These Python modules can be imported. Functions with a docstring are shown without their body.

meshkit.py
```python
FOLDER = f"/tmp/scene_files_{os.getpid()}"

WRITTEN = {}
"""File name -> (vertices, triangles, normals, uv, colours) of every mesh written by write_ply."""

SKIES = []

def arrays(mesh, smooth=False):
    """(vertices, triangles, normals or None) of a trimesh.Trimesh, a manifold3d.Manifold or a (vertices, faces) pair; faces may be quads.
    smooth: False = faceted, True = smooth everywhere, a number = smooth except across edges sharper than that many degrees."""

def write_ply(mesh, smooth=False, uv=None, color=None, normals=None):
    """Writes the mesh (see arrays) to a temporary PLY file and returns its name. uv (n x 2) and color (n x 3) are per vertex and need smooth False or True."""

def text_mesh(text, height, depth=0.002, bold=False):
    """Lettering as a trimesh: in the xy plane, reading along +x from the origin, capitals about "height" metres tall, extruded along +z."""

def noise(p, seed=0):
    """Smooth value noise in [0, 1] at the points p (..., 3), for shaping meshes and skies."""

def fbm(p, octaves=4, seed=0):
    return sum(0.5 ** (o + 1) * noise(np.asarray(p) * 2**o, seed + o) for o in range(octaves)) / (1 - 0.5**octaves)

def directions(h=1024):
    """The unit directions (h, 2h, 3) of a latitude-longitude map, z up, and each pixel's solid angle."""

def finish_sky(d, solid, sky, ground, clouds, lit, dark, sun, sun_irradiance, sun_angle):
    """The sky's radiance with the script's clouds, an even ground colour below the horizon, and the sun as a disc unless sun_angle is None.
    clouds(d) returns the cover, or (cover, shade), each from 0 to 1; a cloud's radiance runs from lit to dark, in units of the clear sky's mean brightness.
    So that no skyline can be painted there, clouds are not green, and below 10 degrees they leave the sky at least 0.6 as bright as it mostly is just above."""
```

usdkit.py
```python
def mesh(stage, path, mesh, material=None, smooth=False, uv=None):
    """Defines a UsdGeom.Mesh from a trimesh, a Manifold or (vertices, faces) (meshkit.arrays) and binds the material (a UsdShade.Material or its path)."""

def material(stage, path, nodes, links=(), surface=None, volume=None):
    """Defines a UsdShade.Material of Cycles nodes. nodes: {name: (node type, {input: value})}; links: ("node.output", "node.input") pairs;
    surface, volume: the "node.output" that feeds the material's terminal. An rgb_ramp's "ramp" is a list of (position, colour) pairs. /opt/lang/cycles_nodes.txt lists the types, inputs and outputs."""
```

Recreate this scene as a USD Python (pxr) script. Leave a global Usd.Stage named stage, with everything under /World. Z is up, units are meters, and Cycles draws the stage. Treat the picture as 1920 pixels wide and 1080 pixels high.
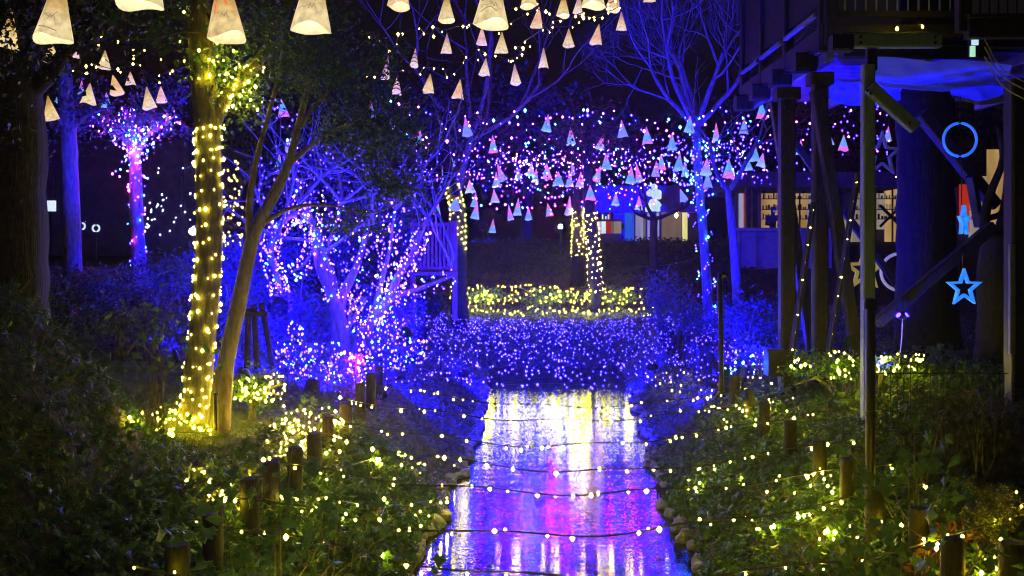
import math, numpy as np, trimesh, usdkit, meshkit
from shapely.geometry import Polygon
from pxr import Usd, UsdGeom, UsdLux, UsdShade, Gf, Sdf, Vt

stage = Usd.Stage.CreateInMemory()
UsdGeom.SetStageUpAxis(stage, UsdGeom.Tokens.z)
UsdGeom.Xform.Define(stage, '/World')
stage.SetDefaultPrim(stage.GetPrimAtPath('/World'))
# ---------------------------------------------------------------- camera, sky, exposure
EYE, F, HOR = 2.9, 1900.0, 480.0          # eye height over the water, focal length and horizon of the 1920 px picture
cam = UsdGeom.Camera.Define(stage, '/World/camera')
cam.AddTranslateOp().Set((0, 0, EYE)); cam.AddRotateXOp().Set(90)
cam.CreateHorizontalApertureAttr(36.0); cam.CreateVerticalApertureAttr(20.25)
cam.CreateFocalLengthAttr(36.0 * F / 1920)
cam.CreateVerticalApertureOffsetAttr(-60.0 * 36 / 1920)
cam.CreateFStopAttr(0.0); cam.CreateFocusDistanceAttr(15.0)
cam.CreateExposureAttr(0.0)
cam.CreateClippingRangeAttr((0.05, 2000.0))

def MAT(name, nodes, links=(), surface='p.BSDF', **k):
    return usdkit.material(stage, '/World/Looks/' + name, nodes, links, surface=surface, **k)

sky_m = usdkit.material(stage, '/World/Looks/night_sky', {
    's': ('sky_texture', {'sky_type': 'single_scattering', 'sun_disc': False, 'sun_elevation': -0.06, 'sun_rotation': 2.6}),
    'b': ('background_shader', {'strength': 0.15})}, [('s.color', 'b.color')], surface='b.background')
dome = UsdLux.DomeLight.Define(stage, '/World/sky')
UsdShade.MaterialBindingAPI.Apply(dome.GetPrim()).Bind(sky_m)
dome.GetPrim().SetCustomDataByKey('kind', 'structure')
LED = 1.0                                  # common factor for all the small bulbs
FLOOD = 1.0                                # common factor for the flood lamps

# ---------------------------------------------------------------- helpers
def P(px, py, D):
    return np.array([(px - 960.0) * D / F, D, EYE - (py - HOR) * D / F])
def PX(pts, D=None):
    return np.array([P(*q) if len(q) == 3 else P(q[0], q[1], D) for q in pts])
def nrm(v):
    v = np.asarray(v, float)
    return v / (np.linalg.norm(v, axis=-1, keepdims=True) + 1e-12)
def curve(pts, n):
    """smooth Catmull-Rom through the points"""
    p = np.asarray(pts, float)
    if len(p) < 3:
        t = np.linspace(0, 1, n)[:, None]
        return p[0] * (1 - t) + p[-1] * t
    q = np.vstack([2 * p[0] - p[1], p, 2 * p[-1] - p[-2]])
    u = np.linspace(0, len(p) - 1 - 1e-9, n); i = u.astype(int); t = (u - i)[:, None]
    a, b, c, d = q[i], q[i + 1], q[i + 2], q[i + 3]
    return .5 * (2 * b + (c - a) * t + (2 * a - 5 * b + 4 * c - d) * t * t + (3 * b - a - 3 * c + d) * t ** 3)

class MB:
    def __init__(s): s.V, s.F, s.n = [], [], 0
    def add(s, v, f):
        v = np.asarray(v, float); f = np.asarray(f, int)
        s.V.append(v); s.F.append(f + s.n); s.n += len(v); return s
    def mesh(s, m): return s.add(m.vertices, m.faces)
    def tube(s, pts, r, sides=6, cap=True):
        p = np.asarray(pts, float); k = len(p)
        r = np.interp(np.linspace(0, 1, k), np.linspace(0, 1, np.size(r)), np.ravel(r)) if np.size(r) != k else np.ravel(r)
        t = nrm(np.gradient(p, axis=0))
        ref = np.where(np.abs(t[:, 2:]) < .9, [[0, 0, 1.]], [[1., 0, 0]])
        if abs(t[:, 2]).mean() > .6: ref = np.broadcast_to([[1., 0, 0]], t.shape)
        elif abs(t[:, 2]).max() < .97: ref = np.broadcast_to([[0, 0, 1.]], t.shape)
        a = nrm(np.cross(t, ref)); b = np.cross(t, a)
        an = np.arange(sides) * 2 * np.pi / sides
        v = p[:, None] + r[:, None, None] * (np.cos(an)[None, :, None] * a[:, None] + np.sin(an)[None, :, None] * b[:, None])
        i, j = np.meshgrid(np.arange(k - 1), np.arange(sides), indexing='ij')
        q = np.stack([i * sides + j, (i + 1) * sides + j, (i + 1) * sides + (j + 1) % sides, i * sides + (j + 1) % sides], -1).reshape(-1, 4)
        f = np.vstack([q[:, [0, 1, 2]], q[:, [0, 2, 3]]])
        v = v.reshape(-1, 3)
        if cap:
            m = len(v); v = np.vstack([v, p[:1], p[-1:]]); e = (k - 1) * sides; jj = np.arange(sides)
            f = np.vstack([f, np.stack([np.full(sides, m), jj, (jj + 1) % sides], 1), np.stack([np.full(sides, m + 1), e + (jj + 1) % sides, e + jj], 1)])
        return s.add(v, f)
    def box(s, lo, hi):
        lo, hi = np.minimum(lo, hi), np.maximum(lo, hi)
        m = trimesh.creation.box(hi - lo); m.apply_translation((lo + hi) / 2); return s.mesh(m)
    def beam(s, p, q, w, h, up=(0, 0, 1)):
        """rectangular bar from p to q, with slightly cut edges"""
        p, q = np.asarray(p, float), np.asarray(q, float); t = nrm(q - p)
        if abs(np.dot(t, up)) > .95: up = (0, 1, 0)
        a = nrm(np.cross(t, up)); b = np.cross(a, t); c = min(w, h) * .1
        prof = [(w/2-c, h/2), (-w/2+c, h/2), (-w/2, h/2-c), (-w/2, -h/2+c), (-w/2+c, -h/2), (w/2-c, -h/2), (w/2, -h/2+c), (w/2, h/2-c)]
        v = np.array([e + x * a + y * b for e in (p, q) for x, y in prof] + [p, q])
        f = []
        for i in range(8):
            j = (i + 1) % 8
            f += [(i, i + 8, j + 8), (i, j + 8, j), (16, i, j), (17, j + 8, i + 8)]
        return s.add(v, np.array(f)[:, ::-1])
    def lathe(s, base, prof, sides=16, axis=None):
        pr = np.asarray(prof, float); k = len(pr); an = np.arange(sides) * 2 * np.pi / sides
        v = np.stack([pr[:, 0, None] * np.cos(an), pr[:, 0, None] * np.sin(an), np.repeat(pr[:, 1, None], sides, 1)], -1).reshape(-1, 3)
        i, j = np.meshgrid(np.arange(k - 1), np.arange(sides), indexing='ij')
        q = np.stack([i * sides + j, i * sides + (j + 1) % sides, (i + 1) * sides + (j + 1) % sides, (i + 1) * sides + j], -1).reshape(-1, 4)
        if axis is not None:
            z = nrm(axis); x = nrm(np.cross([0.1, 1, 0.05], z)); y = np.cross(z, x)
            v = v @ np.stack([x, y, z])
        return s.add(v + np.asarray(base, float), np.vstack([q[:, [0, 1, 2]], q[:, [0, 2, 3]]]))
    def bulbs(s, pts, r):
        pts = np.asarray(pts, float)
        o = np.array([[1, 0, 0], [-1, 0, 0], [0, 1, 0], [0, -1, 0], [0, 0, 1.3], [0, 0, -1.3]]); of = np.array([[0, 2, 4], [2, 1, 4], [1, 3, 4], [3, 0, 4], [2, 0, 5], [1, 2, 5], [3, 1, 5], [0, 3, 5]])
        r = np.broadcast_to(r, (len(pts),))
        v = (pts[:, None] + o[None] * r[:, None, None]).reshape(-1, 3)
        f = (of[None] + 6 * np.arange(len(pts))[:, None, None]).reshape(-1, 3)
        return s.add(v, f)
    def cards(s, pos, size, tmpl, rng, bias=(0, 0, .6), spread=1.0):
        """leaves: copies of a leaf shape, turned at random about the bias normal"""
        tv, tf = tmpl; n = len(pos)
        nn = nrm(np.asarray(bias, float) + spread * rng.normal(size=(n, 3)))
        a = nrm(np.cross(nn, rng.normal(size=(n, 3)))); b = np.cross(nn, a)
        size = np.broadcast_to(size, (n,))
        v = pos[:, None] + size[:, None, None] * (tv[None, :, :1] * a[:, None] + tv[None, :, 1:2] * b[:, None] + tv[None, :, 2:] * nn[:, None])
        f = tf[None] + len(tv) * np.arange(n)[:, None, None]
        return s.add(v.reshape(-1, 3), f.reshape(-1, 3))
    def get(s, off=(0, 0, 0)):
        return np.vstack(s.V) - np.asarray(off, float), np.vstack(s.F)

OVAL = (np.array([[0, 0, 0], [-.26, .42, .07], [0, .45, 0], [.26, .42, .07], [0, 1, -.08]]), np.array([[0, 2, 1], [0, 3, 2], [1, 2, 4], [2, 3, 4]]))
_r = [.12, .52, .42, .72, .50, 1.0, .50, .72, .42, .52]; _a = np.radians([-90, -55, -15, 10, 45, 90, 135, 170, 195, 235])
IVY = (np.vstack([[[0, 0, .09]], np.stack([np.array(_r) * np.cos(_a), np.array(_r) * np.sin(_a), -.06 * np.abs(np.cos(_a * 2.5))], 1)]) * .6, np.array([[0, 1 + i, 1 + (i + 1) % 10] for i in range(10)]))
BLADE = (np.array([[-.02, 0, 0], [.02, 0, 0], [.012, .55, .06], [-.012, .55, .06], [0, 1, .25]]), np.array([[0, 1, 2], [0, 2, 3], [3, 2, 4]]))

used = {}
def numbered(parent, name):
    k = (parent, name); used[k] = used.get(k, -1) + 1
    return name if used[k] == 0 else f'{name}_{used[k]:03d}'
class Thing:
    def __init__(s, name, label, cat, base=(0, 0, 0), group=None, kind=None):
        s.base = np.asarray(base, float); s.path = '/World/' + numbered('', name)
        x = UsdGeom.Xform.Define(stage, s.path); x.AddTransformOp().Set(Gf.Matrix4d().SetTranslate(Gf.Vec3d(*map(float, s.base)))); s.prim = x.GetPrim()
        tag(s.prim, label, cat, group, kind)
    def part(s, name, mb, mat, smooth=False, parent=None, label=None, kind=None):
        par = parent or s.path; path = par + '/' + numbered(par, name)
        m = usdkit.mesh(stage, path, mb.get(s.base) if isinstance(mb, MB) else mb, mat, smooth=smooth)
        if label: m.GetPrim().SetCustomDataByKey('label', label)
        if kind: m.GetPrim().SetCustomDataByKey('kind', kind)
        return path
def tag(prim, label=None, cat=None, group=None, kind=None):
    for k, v in (('label', label), ('category', cat), ('group', group), ('kind', kind)):
        if v: prim.SetCustomDataByKey(k, v)
def single(name, mb, mat, label=None, cat=None, group=None, kind=None, smooth=False):
    m = usdkit.mesh(stage, '/World/' + numbered('', name), mb.get() if isinstance(mb, MB) else mb, mat, smooth=smooth)
    tag(m.GetPrim(), label, cat, group, kind); return m
ORD = ['', 'nearest', 'second', 'third', 'fourth', 'fifth', 'sixth', 'seventh', 'eighth', 'ninth', 'tenth', 'eleventh', 'twelfth', 'thirteenth', 'fourteenth', 'fifteenth', 'sixteenth', 'seventeenth', 'eighteenth', 'nineteenth', 'twentieth', 'twenty-first', 'twenty-second', 'twenty-third', 'twenty-fourth', 'twenty-fifth', 'twenty-sixth', 'twenty-seventh', 'twenty-eighth']

# ---------------------------------------------------------------- materials
def rough_mat(name, c1, c2, scale=6, rough=.8, stretch=(1, 1, 1), bump=.4, dist=.02):
    return MAT(name, {'g': ('geometry', {}), 'm': ('mapping', {'scale': stretch}), 'n': ('noise_texture', {'scale': scale, 'detail': 5, 'roughness': .65}),
        'r': ('rgb_ramp', {'ramp': [(.3, c1), (.7, c2)]}), 'b': ('bump', {'strength': bump, 'distance': dist}), 'p': ('principled_bsdf', {'roughness': rough, 'specular_ior_level': .25})},
        [('g.position', 'm.vector'), ('m.vector', 'n.vector'), ('n.fac', 'r.fac'), ('r.color', 'p.base_color'), ('n.fac', 'b.height'), ('b.normal', 'p.normal')])
def leaf_mat(name, c1, c2, c3=None, rough=.45, trans=.25):
    return MAT(name, {'g': ('geometry', {}), 'r': ('rgb_ramp', {'ramp': [(0, c1), (.6, c2), (1, c3 or c2)]}), 'n': ('noise_texture', {'scale': 1.3, 'detail': 2}),
        'mx': ('mix_color', {'blend_type': 'multiply', 'fac': .6}), 'p': ('principled_bsdf', {'roughness': rough, 'specular_ior_level': .35}), 't': ('translucent_bsdf', {}), 'x': ('mix_closure', {'fac': trans})},
        [('g.random_per_island', 'r.fac'), ('g.position', 'n.vector'), ('r.color', 'mx.a'), ('n.color', 'mx.b'), ('r.color', 'p.base_color'), ('r.color', 't.color'), ('p.BSDF', 'x.closure1'), ('t.BSDF', 'x.closure2')], surface='x.closure')
def glow(name, col, k):
    return MAT(name, {'e': ('emission', {'color': col, 'strength': k})}, surface='e.emission')

M = {}
M['soil'] = rough_mat('soil', (.020, .018, .012), (.06, .055, .03), 9, .9, bump=.7, dist=.05)
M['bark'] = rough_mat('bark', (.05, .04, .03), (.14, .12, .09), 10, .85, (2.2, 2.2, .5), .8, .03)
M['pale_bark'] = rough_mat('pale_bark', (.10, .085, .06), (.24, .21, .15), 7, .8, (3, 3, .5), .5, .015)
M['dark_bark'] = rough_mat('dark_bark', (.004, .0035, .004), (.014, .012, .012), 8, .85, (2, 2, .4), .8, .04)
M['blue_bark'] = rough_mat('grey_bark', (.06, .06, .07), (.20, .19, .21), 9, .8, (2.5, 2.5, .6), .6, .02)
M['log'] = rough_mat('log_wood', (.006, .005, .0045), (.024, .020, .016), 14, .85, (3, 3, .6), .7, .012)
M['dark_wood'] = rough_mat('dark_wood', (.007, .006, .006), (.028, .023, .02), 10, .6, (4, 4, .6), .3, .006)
M['grey_wood'] = rough_mat('grey_painted_wood', (.10, .14, .20), (.16, .21, .29), 5, .55, (4, 4, .4), .15, .003)
M['red_wood'] = rough_mat('red_stained_wood', (.12, .05, .03), (.26, .11, .06), 8, .6, (4, 4, .6), .3, .006)
M['black_metal'] = MAT('black_metal', {'p': ('principled_bsdf', {'base_color': (.02, .02, .022), 'metallic': .6, 'roughness': .35})})
M['pale_metal'] = MAT('pale_metal', {'p': ('principled_bsdf', {'base_color': (.45, .47, .48), 'metallic': .7, 'roughness': .35})})
M['tarp'] = rough_mat('blue_tarpaulin', (.10, .14, .30), (.16, .22, .42), 2.5, .4, (1, 1, 3), .5, .05)
M['plaster'] = rough_mat('dark_plaster', (.05, .045, .05), (.09, .08, .085), 2, .9)
M['wire'] = MAT('black_wire', {'p': ('principled_bsdf', {'base_color': (.012, .012, .012), 'roughness': .5})})
M['cord'] = MAT('pale_cord', {'p': ('principled_bsdf', {'base_color': (.35, .33, .25), 'roughness': .7})})
M['ivy'] = leaf_mat('ivy_leaf', (.03, .07, .02), (.075, .16, .04), (.2, .3, .08))
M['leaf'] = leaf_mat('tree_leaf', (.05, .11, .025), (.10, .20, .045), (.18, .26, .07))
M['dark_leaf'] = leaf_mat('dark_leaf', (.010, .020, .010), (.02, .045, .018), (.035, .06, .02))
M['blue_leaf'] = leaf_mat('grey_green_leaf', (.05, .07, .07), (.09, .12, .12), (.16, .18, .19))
M['grass'] = leaf_mat('grass_blade', (.03, .07, .012), (.06, .12, .02), (.12, .17, .04))
M['dry_grass'] = leaf_mat('dry_grass_blade', (.05, .045, .025), (.12, .10, .05), (.2, .17, .09))
M['brown_leaf'] = leaf_mat('fallen_brown_leaf', (.10, .04, .015), (.22, .09, .03), (.30, .16, .06))
M['pink_petal'] = leaf_mat('pink_petal', (.55, .22, .30), (.7, .35, .42), (.8, .5, .5))
M['golden_leaf'] = leaf_mat('golden_conifer_leaf', (.07, .08, .012), (.16, .15, .02), (.25, .22, .04))
M['led_yellow'] = glow('yellow_bulb', (1, .84, .015), 200 * LED)
M['led_net'] = glow('net_yellow_bulb', (1, .84, .02), 330 * LED)
M['led_amber'] = glow('amber_bulb', (1, .68, .02), 420 * LED)
M['led_trunk'] = glow('trunk_yellow_bulb', (1, .82, .045), 85 * LED)
M['led_warm'] = glow('warm_orange_bulb', (1, .56, .035), 260 * LED)
M['led_white'] = glow('warm_white_bulb', (1, .62, .08), 26 * LED)
M['led_blue'] = glow('blue_bulb', (.0070, .0030, 1), 130 * LED)
M['led_violet'] = glow('violet_bulb', (.018, .0065, 1), 85 * LED)
M['led_lilac'] = glow('lilac_bulb', (.20, .013, 1), 330 * LED)
M['led_hedge'] = glow('pale_yellow_bulb', (1, .92, .006), 150 * LED)
M['led_lav'] = glow('lavender_bulb', (.0045, .0026, 1), 290 * LED)
M['led_magenta'] = glow('magenta_bulb', (1, .004, .62), 520 * LED)
M['led_deep_cyan'] = glow('deep_cyan_bulb', (.004, .3, 1), 330 * LED)
M['led_pink'] = glow('pink_bulb', (1, .03, .6), 260 * LED)
M['led_cyan'] = glow('cyan_bulb', (.02, .28, 1), 110 * LED)
M['led_cool'] = glow('cool_white_bulb', (.6, .8, 1), 40 * LED)
M['flood_blue'] = glow('blue_flood_lens', (.0022, .0003, 1), 20000 * FLOOD)
M['flood_white'] = glow('white_lamp_lens', (.8, .95, 1), 40)
M['lamp_bulb'] = glow('lantern_bulb', (1, .86, .60), 1200)
M['water'] = MAT('canal_water', {'g': ('geometry', {}), 'm': ('mapping', {'scale': (.35, 50.0, 1)}), 'n': ('noise_texture', {'scale': 1.0, 'detail': 3, 'roughness': .55}),
    'm2': ('mapping', {'scale': (2.6, 1.6, 1)}), 'n2': ('noise_texture', {'scale': 1.0, 'detail': 2}), 'ad': ('math', {'math_type': 'multiply_add', 'value2': .35}),
    'b': ('bump', {'strength': 1.0, 'distance': .00125}), 'p': ('principled_bsdf', {'base_color': (.004, .005, .010), 'roughness': .012, 'ior': 1.40, 'specular_ior_level': .5})},
    [('g.position', 'm.vector'), ('m.vector', 'n.vector'), ('g.position', 'm2.vector'), ('m2.vector', 'n2.vector'), ('n2.fac', 'ad.value1'), ('n.fac', 'ad.value3'), ('ad.value', 'b.height'), ('b.normal', 'p.normal')])

# ---------------------------------------------------------------- ground and canal
def wob(y, s_): return .10 * (np.sin(y * 2.3 + s_) * .5 + np.sin(y * 5.1 + s_ * 2) * .35 + np.sin(y * 11.3 + s_) * .2)
def xl(y): return wob(y, 1.) + np.interp(y, [0, 8.5, 15.7, 25, 27], [-1.0, -.95, -.55, -.6, -.6])
def xr(y): return wob(y, 4.) + np.interp(y, [0, 9.5, 13, 21, 27], [1.7, 1.7, 1.86, 2.5, 2.8])
def right_line(y): return np.interp(y, [0, 7, 9, 18, 28], [2.5, 2.56, 2.68, 3.25, 3.6])
def ss(a, b, t):
    u = np.clip((t - a) / (b - a), 0, 1); return u * u * (3 - 2 * u)
def ground(x, y):
    x, y = np.broadcast_arrays(np.asarray(x, float), np.asarray(y, float))
    L, R = xl(y), xr(y)
    tl = np.clip((L - x) / (L + 1.95), 0, 1); tr = np.clip((x - R) / (right_line(y) + .2 - R), 0, 1)
    bank = np.where(x < (L + R) / 2, ss(-.05, 1, tl), ss(-.05, 1, tr)) * 1.05
    inside = (x > L) & (x < R)
    z = np.where(inside, -.35, .02 + bank * .93)
    z = np.where(x < -2.0, .95 + .30 * np.clip(-2.4 - x, 0, 5) * ss(9, 15, y) + .04 * np.clip(-2.0 - x, 0, 3), z)
    rl = right_line(y)
    z = np.where(x > rl + .2, .97 + .26 * np.clip(x - rl - .2, 0, 2.2), z)
    end = ss(25.5, 28.2, y)
    z = z * (1 - end) + np.maximum(z, 1.22) * end
    z = z + (1.2 - z) * ss(26.5, 31, y) * ss(-11, -6, x)
    z = z + 1.75 * ss(29.5, 41, y) * ss(-9, -2, x) + .6 * ss(29, 45, y)
    z = z + 1.65 * np.exp(-(((x + 4.1) / 1.25) ** 4 + np.abs((y - 6.6) / 1.9) ** 3))
    rough = (meshkit.fbm(np.stack([x * 1.7, y * 1.7, x * 0], -1), 4, 3) - .5) * .22
    return z + np.where(inside & (y < 26), 0, rough * np.clip(np.where(x < 0, tl, tr) * 3, .1, 1))
gx = np.unique(np.concatenate([np.linspace(-150, -14, 22), np.linspace(-14, -6, 33), np.linspace(-6, 6, 151), np.linspace(6, 14, 33), np.linspace(14, 150, 22)]))
gy = np.unique(np.concatenate([np.linspace(-60, 0, 14), np.linspace(0, 30, 241), np.linspace(30, 55, 51), np.linspace(55, 260, 24)]))
GX, GY = np.meshgrid(gx, gy, indexing='ij')
GZ = ground(GX, GY)
nx, ny = len(gx), len(gy); ii, jj = np.meshgrid(np.arange(nx - 1), np.arange(ny - 1), indexing='ij')
q = np.stack([ii * ny + jj, (ii + 1) * ny + jj, (ii + 1) * ny + jj + 1, ii * ny + jj + 1], -1).reshape(-1, 4)
single('ground', (np.stack([GX, GY, GZ], -1).reshape(-1, 3), q), M['soil'], 'dark soil banks sloping down to the canal', None, kind='structure', smooth=True)
ys = np.linspace(-8, 27.2, 220)
wv = np.vstack([np.stack([xl(ys) - .25, ys, 0 * ys], 1), np.stack([xr(ys) + .25, ys, 0 * ys], 1)])
k = len(ys); wq = np.array([[i, k + i, k + i + 1, i + 1] for i in range(k - 1)])
single('water', (wv, wq), M['water'], 'narrow canal of still water reflecting the coloured lights', None, kind='structure')

rng = np.random.default_rng(7)
def on_ground(n, x0, x1, y0, y1, r, dens=None):
    x = r.uniform(x0, x1, n); y = r.uniform(y0, y1, n)
    if dens is not None:
        kp = r.uniform(size=n) < dens(x, y); x, y = x[kp], y[kp]
    return np.stack([x, y, ground(x, y)], 1)

# ---------------------------------------------------------------- string lights
def strings(label, pts_list, mat, r=.012, cat='string lights', group=None, single_bulbs=False, wire=True, wr=.003, sag=0, name='string_light', kinds=None):
    """one string of bulbs: wire through the points, bulbs on it. pts_list: list of (n,3) runs."""
    runs = [np.asarray(p, float) for p in (pts_list if isinstance(pts_list, list) else [pts_list])]
    T = Thing(name, label, cat, runs[0][0], group)
    if wire:
        w = MB()
        for p in runs:
            if len(p) > 1: w.tube(p, wr, 3, False)
        if w.n: T.part('wire', w, M['wire'])
    allp = np.vstack(runs); allp = allp - [0, 0, r * 1.2]
    if single_bulbs:
        for p_, k_ in zip(allp[:300], np.clip(np.random.default_rng(len(allp)).lognormal(-.12, .32, 300), .45, 1.5)): T.part('bulb', MB().bulbs([p_], r * k_), M[mat])
    else:
        ks = kinds or [mat]; pick = np.random.default_rng(len(allp)).integers(0, len(ks), len(allp))
        for i_, m_ in enumerate(ks):
            if (pick == i_).any(): T.part('bulb_cluster', MB().bulbs(allp[pick == i_], r * np.clip(np.random.default_rng(i_).lognormal(-.15, .33, (pick == i_).sum()), .4, 1.5)), M[m_], kind='stuff')
    return T
def chain(pts, r):
    """orders a scatter of points so that a wire can run through them"""
    pts = list(map(np.asarray, pts)); out = [pts.pop(0)]
    while pts:
        d = [np.sum((p - out[-1]) ** 2) for p in pts]; out.append(pts.pop(int(np.argmin(d))))
    return np.array(out)
def runs_of(pts, most=.9):
    d = np.linalg.norm(np.diff(pts, axis=0), axis=1); cut = np.nonzero(d > most)[0] + 1
    return [s_ for s_ in np.split(pts, cut) if len(s_)]
def wound(pts, radii, n, r, turns=9, off=.012):
    """points wound round a limb"""
    c = curve(pts, n); rr = np.interp(np.linspace(0, 1, n), np.linspace(0, 1, len(np.ravel(radii))), np.ravel(radii))
    a = np.arange(n) * 2 * np.pi * turns / n + r.normal(0, .5, n)
    t = nrm(np.gradient(c, axis=0)); u = nrm(np.cross(t, [0.2, 1, .1])); v = np.cross(t, u)
    return c + (rr + off)[:, None] * (np.cos(a)[:, None] * u + np.sin(a)[:, None] * v) + r.normal(0, .012, (n, 3))

# the night air, faintly misty in the lights
AIR = usdkit.material(stage, '/World/Looks/night_air', {'v': ('principled_volume', {'color': (.9, .9, .95), 'density': .0006, 'anisotropy': .88})}, [], volume='v.volume')
single('haze', MB().box((-160, -70, -1.6), (160, 270, 40)), AIR, 'faint night mist glowing in the coloured lights', None, kind='stuff')

# ---------------------------------------------------------------- trees
def grow(mb, p, d, length, r0, depth, rg, tips, up=.12, bend=.25, n=6, split=(2, 4), thin=.62, sides=6, keep=None):
    pts = [np.asarray(p, float)]; d = nrm(d)
    for i in range(n):
        d = nrm(d + rg.normal(0, bend / 2, 3) + [0, 0, up * .4]); pts.append(pts[-1] + d * length / n)
    pts = np.array(pts); mb.tube(pts, np.linspace(r0, r0 * thin, n + 1), max(3, sides), False)
    if keep is not None: keep.append(pts)
    if depth == 0: tips.append(pts[-1]); tips.append(pts[n // 2]); return
    for s_ in range(rg.integers(*split) + 1):
        i = n if s_ == 0 else int(rg.integers(n // 2, n + 1))
        dd = nrm(d + rg.normal(0, .55, 3) + [0, 0, up])
        grow(mb, pts[i], dd, length * rg.uniform(.6, .82), r0 * thin * rg.uniform(.6, .95), depth - 1, rg, tips, up, bend, n, split, thin, sides - 1, keep)
def blob(n, c, rad, rg, shell=.35):
    d = nrm(rg.normal(size=(n, 3))); rr = 1 - shell * rg.uniform(size=n) ** 1.5
    p = d * rr[:, None]
    p = p * (1 + .5 * (meshkit.fbm(p * 2.1 + np.asarray(c), 3, 5)[:, None] - .5))
    return np.asarray(c) + p * np.asarray(rad)
def clumps(n, c, rad, rg, k=14, size=.35):
    cc = blob(k, c, np.asarray(rad) * .85, rg, .9); w = rg.integers(0, k, n)
    return cc[w] + rg.normal(0, 1, (n, 3)) * np.asarray(rad) * size * rg.uniform(.5, 1, (k, 1))[w]

def tree(name, label, trunk_px, D, radii, mat, crown=None, cat='tree', group=None, limbs=(), sides=10, n=22):
    """trunk_px: list of (px,py[,D]); limbs: (list of px, radii); crown: list of (points, size, leaf material, template)"""
    pts = PX(trunk_px, D); pts[0, 2] = min(pts[0, 2], ground(pts[0, 0], pts[0, 1]) - .05)
    T = Thing(name, label, cat, pts[0], group)
    c = curve(pts, n); rad = np.interp(np.linspace(0, 1, n), np.linspace(0, 1, len(radii)), radii)
    rad = rad * (1 + .45 * np.exp(-np.arange(n) / 1.6)) * (1 + rng.normal(0, .03, n))
    T.part('trunk', MB().tube(c, rad, sides), mat, smooth=True)
    for lp, lr in limbs:
        lc = curve(PX(lp, D), 14); T.part('limb', MB().tube(lc, lr, 7), mat, smooth=True)
    for cr in crown or []:
        rg = np.random.default_rng(int(abs(cr[0][0][0]) * 1000) % 9973)
        T.part('crown', MB().cards(cr[0], cr[1] * rg.uniform(.6, 1.25, len(cr[0])), cr[3] if len(cr) > 3 else OVAL, rg), cr[2], kind='stuff')
    return T

# ================================================================ large structure: buildings behind
M['wall_dark'] = rough_mat('night_wall', (.035, .03, .035), (.07, .06, .07), 1.5, .9)
def lit(name, c1, c2, k, sc=2.0):
    return MAT(name, {'g': ('geometry', {}), 'm': ('mapping', {'scale': (sc, 1, .25 * sc)}), 'n': ('noise_texture', {'scale': 1.0, 'detail': 3}), 'r': ('rgb_ramp', {'ramp': [(.32, c1), (.68, c2)]}), 'e': ('emission', {'strength': k})},
        [('g.position', 'm.vector'), ('m.vector', 'n.vector'), ('n.fac', 'r.fac'), ('r.color', 'e.color')], surface='e.emission')
M['lit_warm'] = lit('lit_warm_interior', (.55, .28, .08), (1, .66, .24), .5, 1.6)
M['lit_pale'] = lit('lit_pale_interior', (.35, .30, .26), (.62, .50, .36), .5, 2.0)
M['lit_lilac'] = lit('lit_lilac_panel', (.18, .17, .42), (.42, .42, .62), .9, 1.2)
M['lit_blue'] = lit('lit_blue_panel', (.01, .05, .6), (.02, .16, 1), .8, 2)
M['lit_brown'] = lit('lit_brown_wall', (.10, .07, .05), (.22, .15, .10), .9, 1.5)
M['lit_red'] = lit('lit_red_panel', (.5, .02, .01), (.85, .05, .02), .5, 2)
M['lit_white'] = lit('lit_white_sign', (.35, .6, .85), (.8, .9, 1), 1.0, 3)
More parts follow.
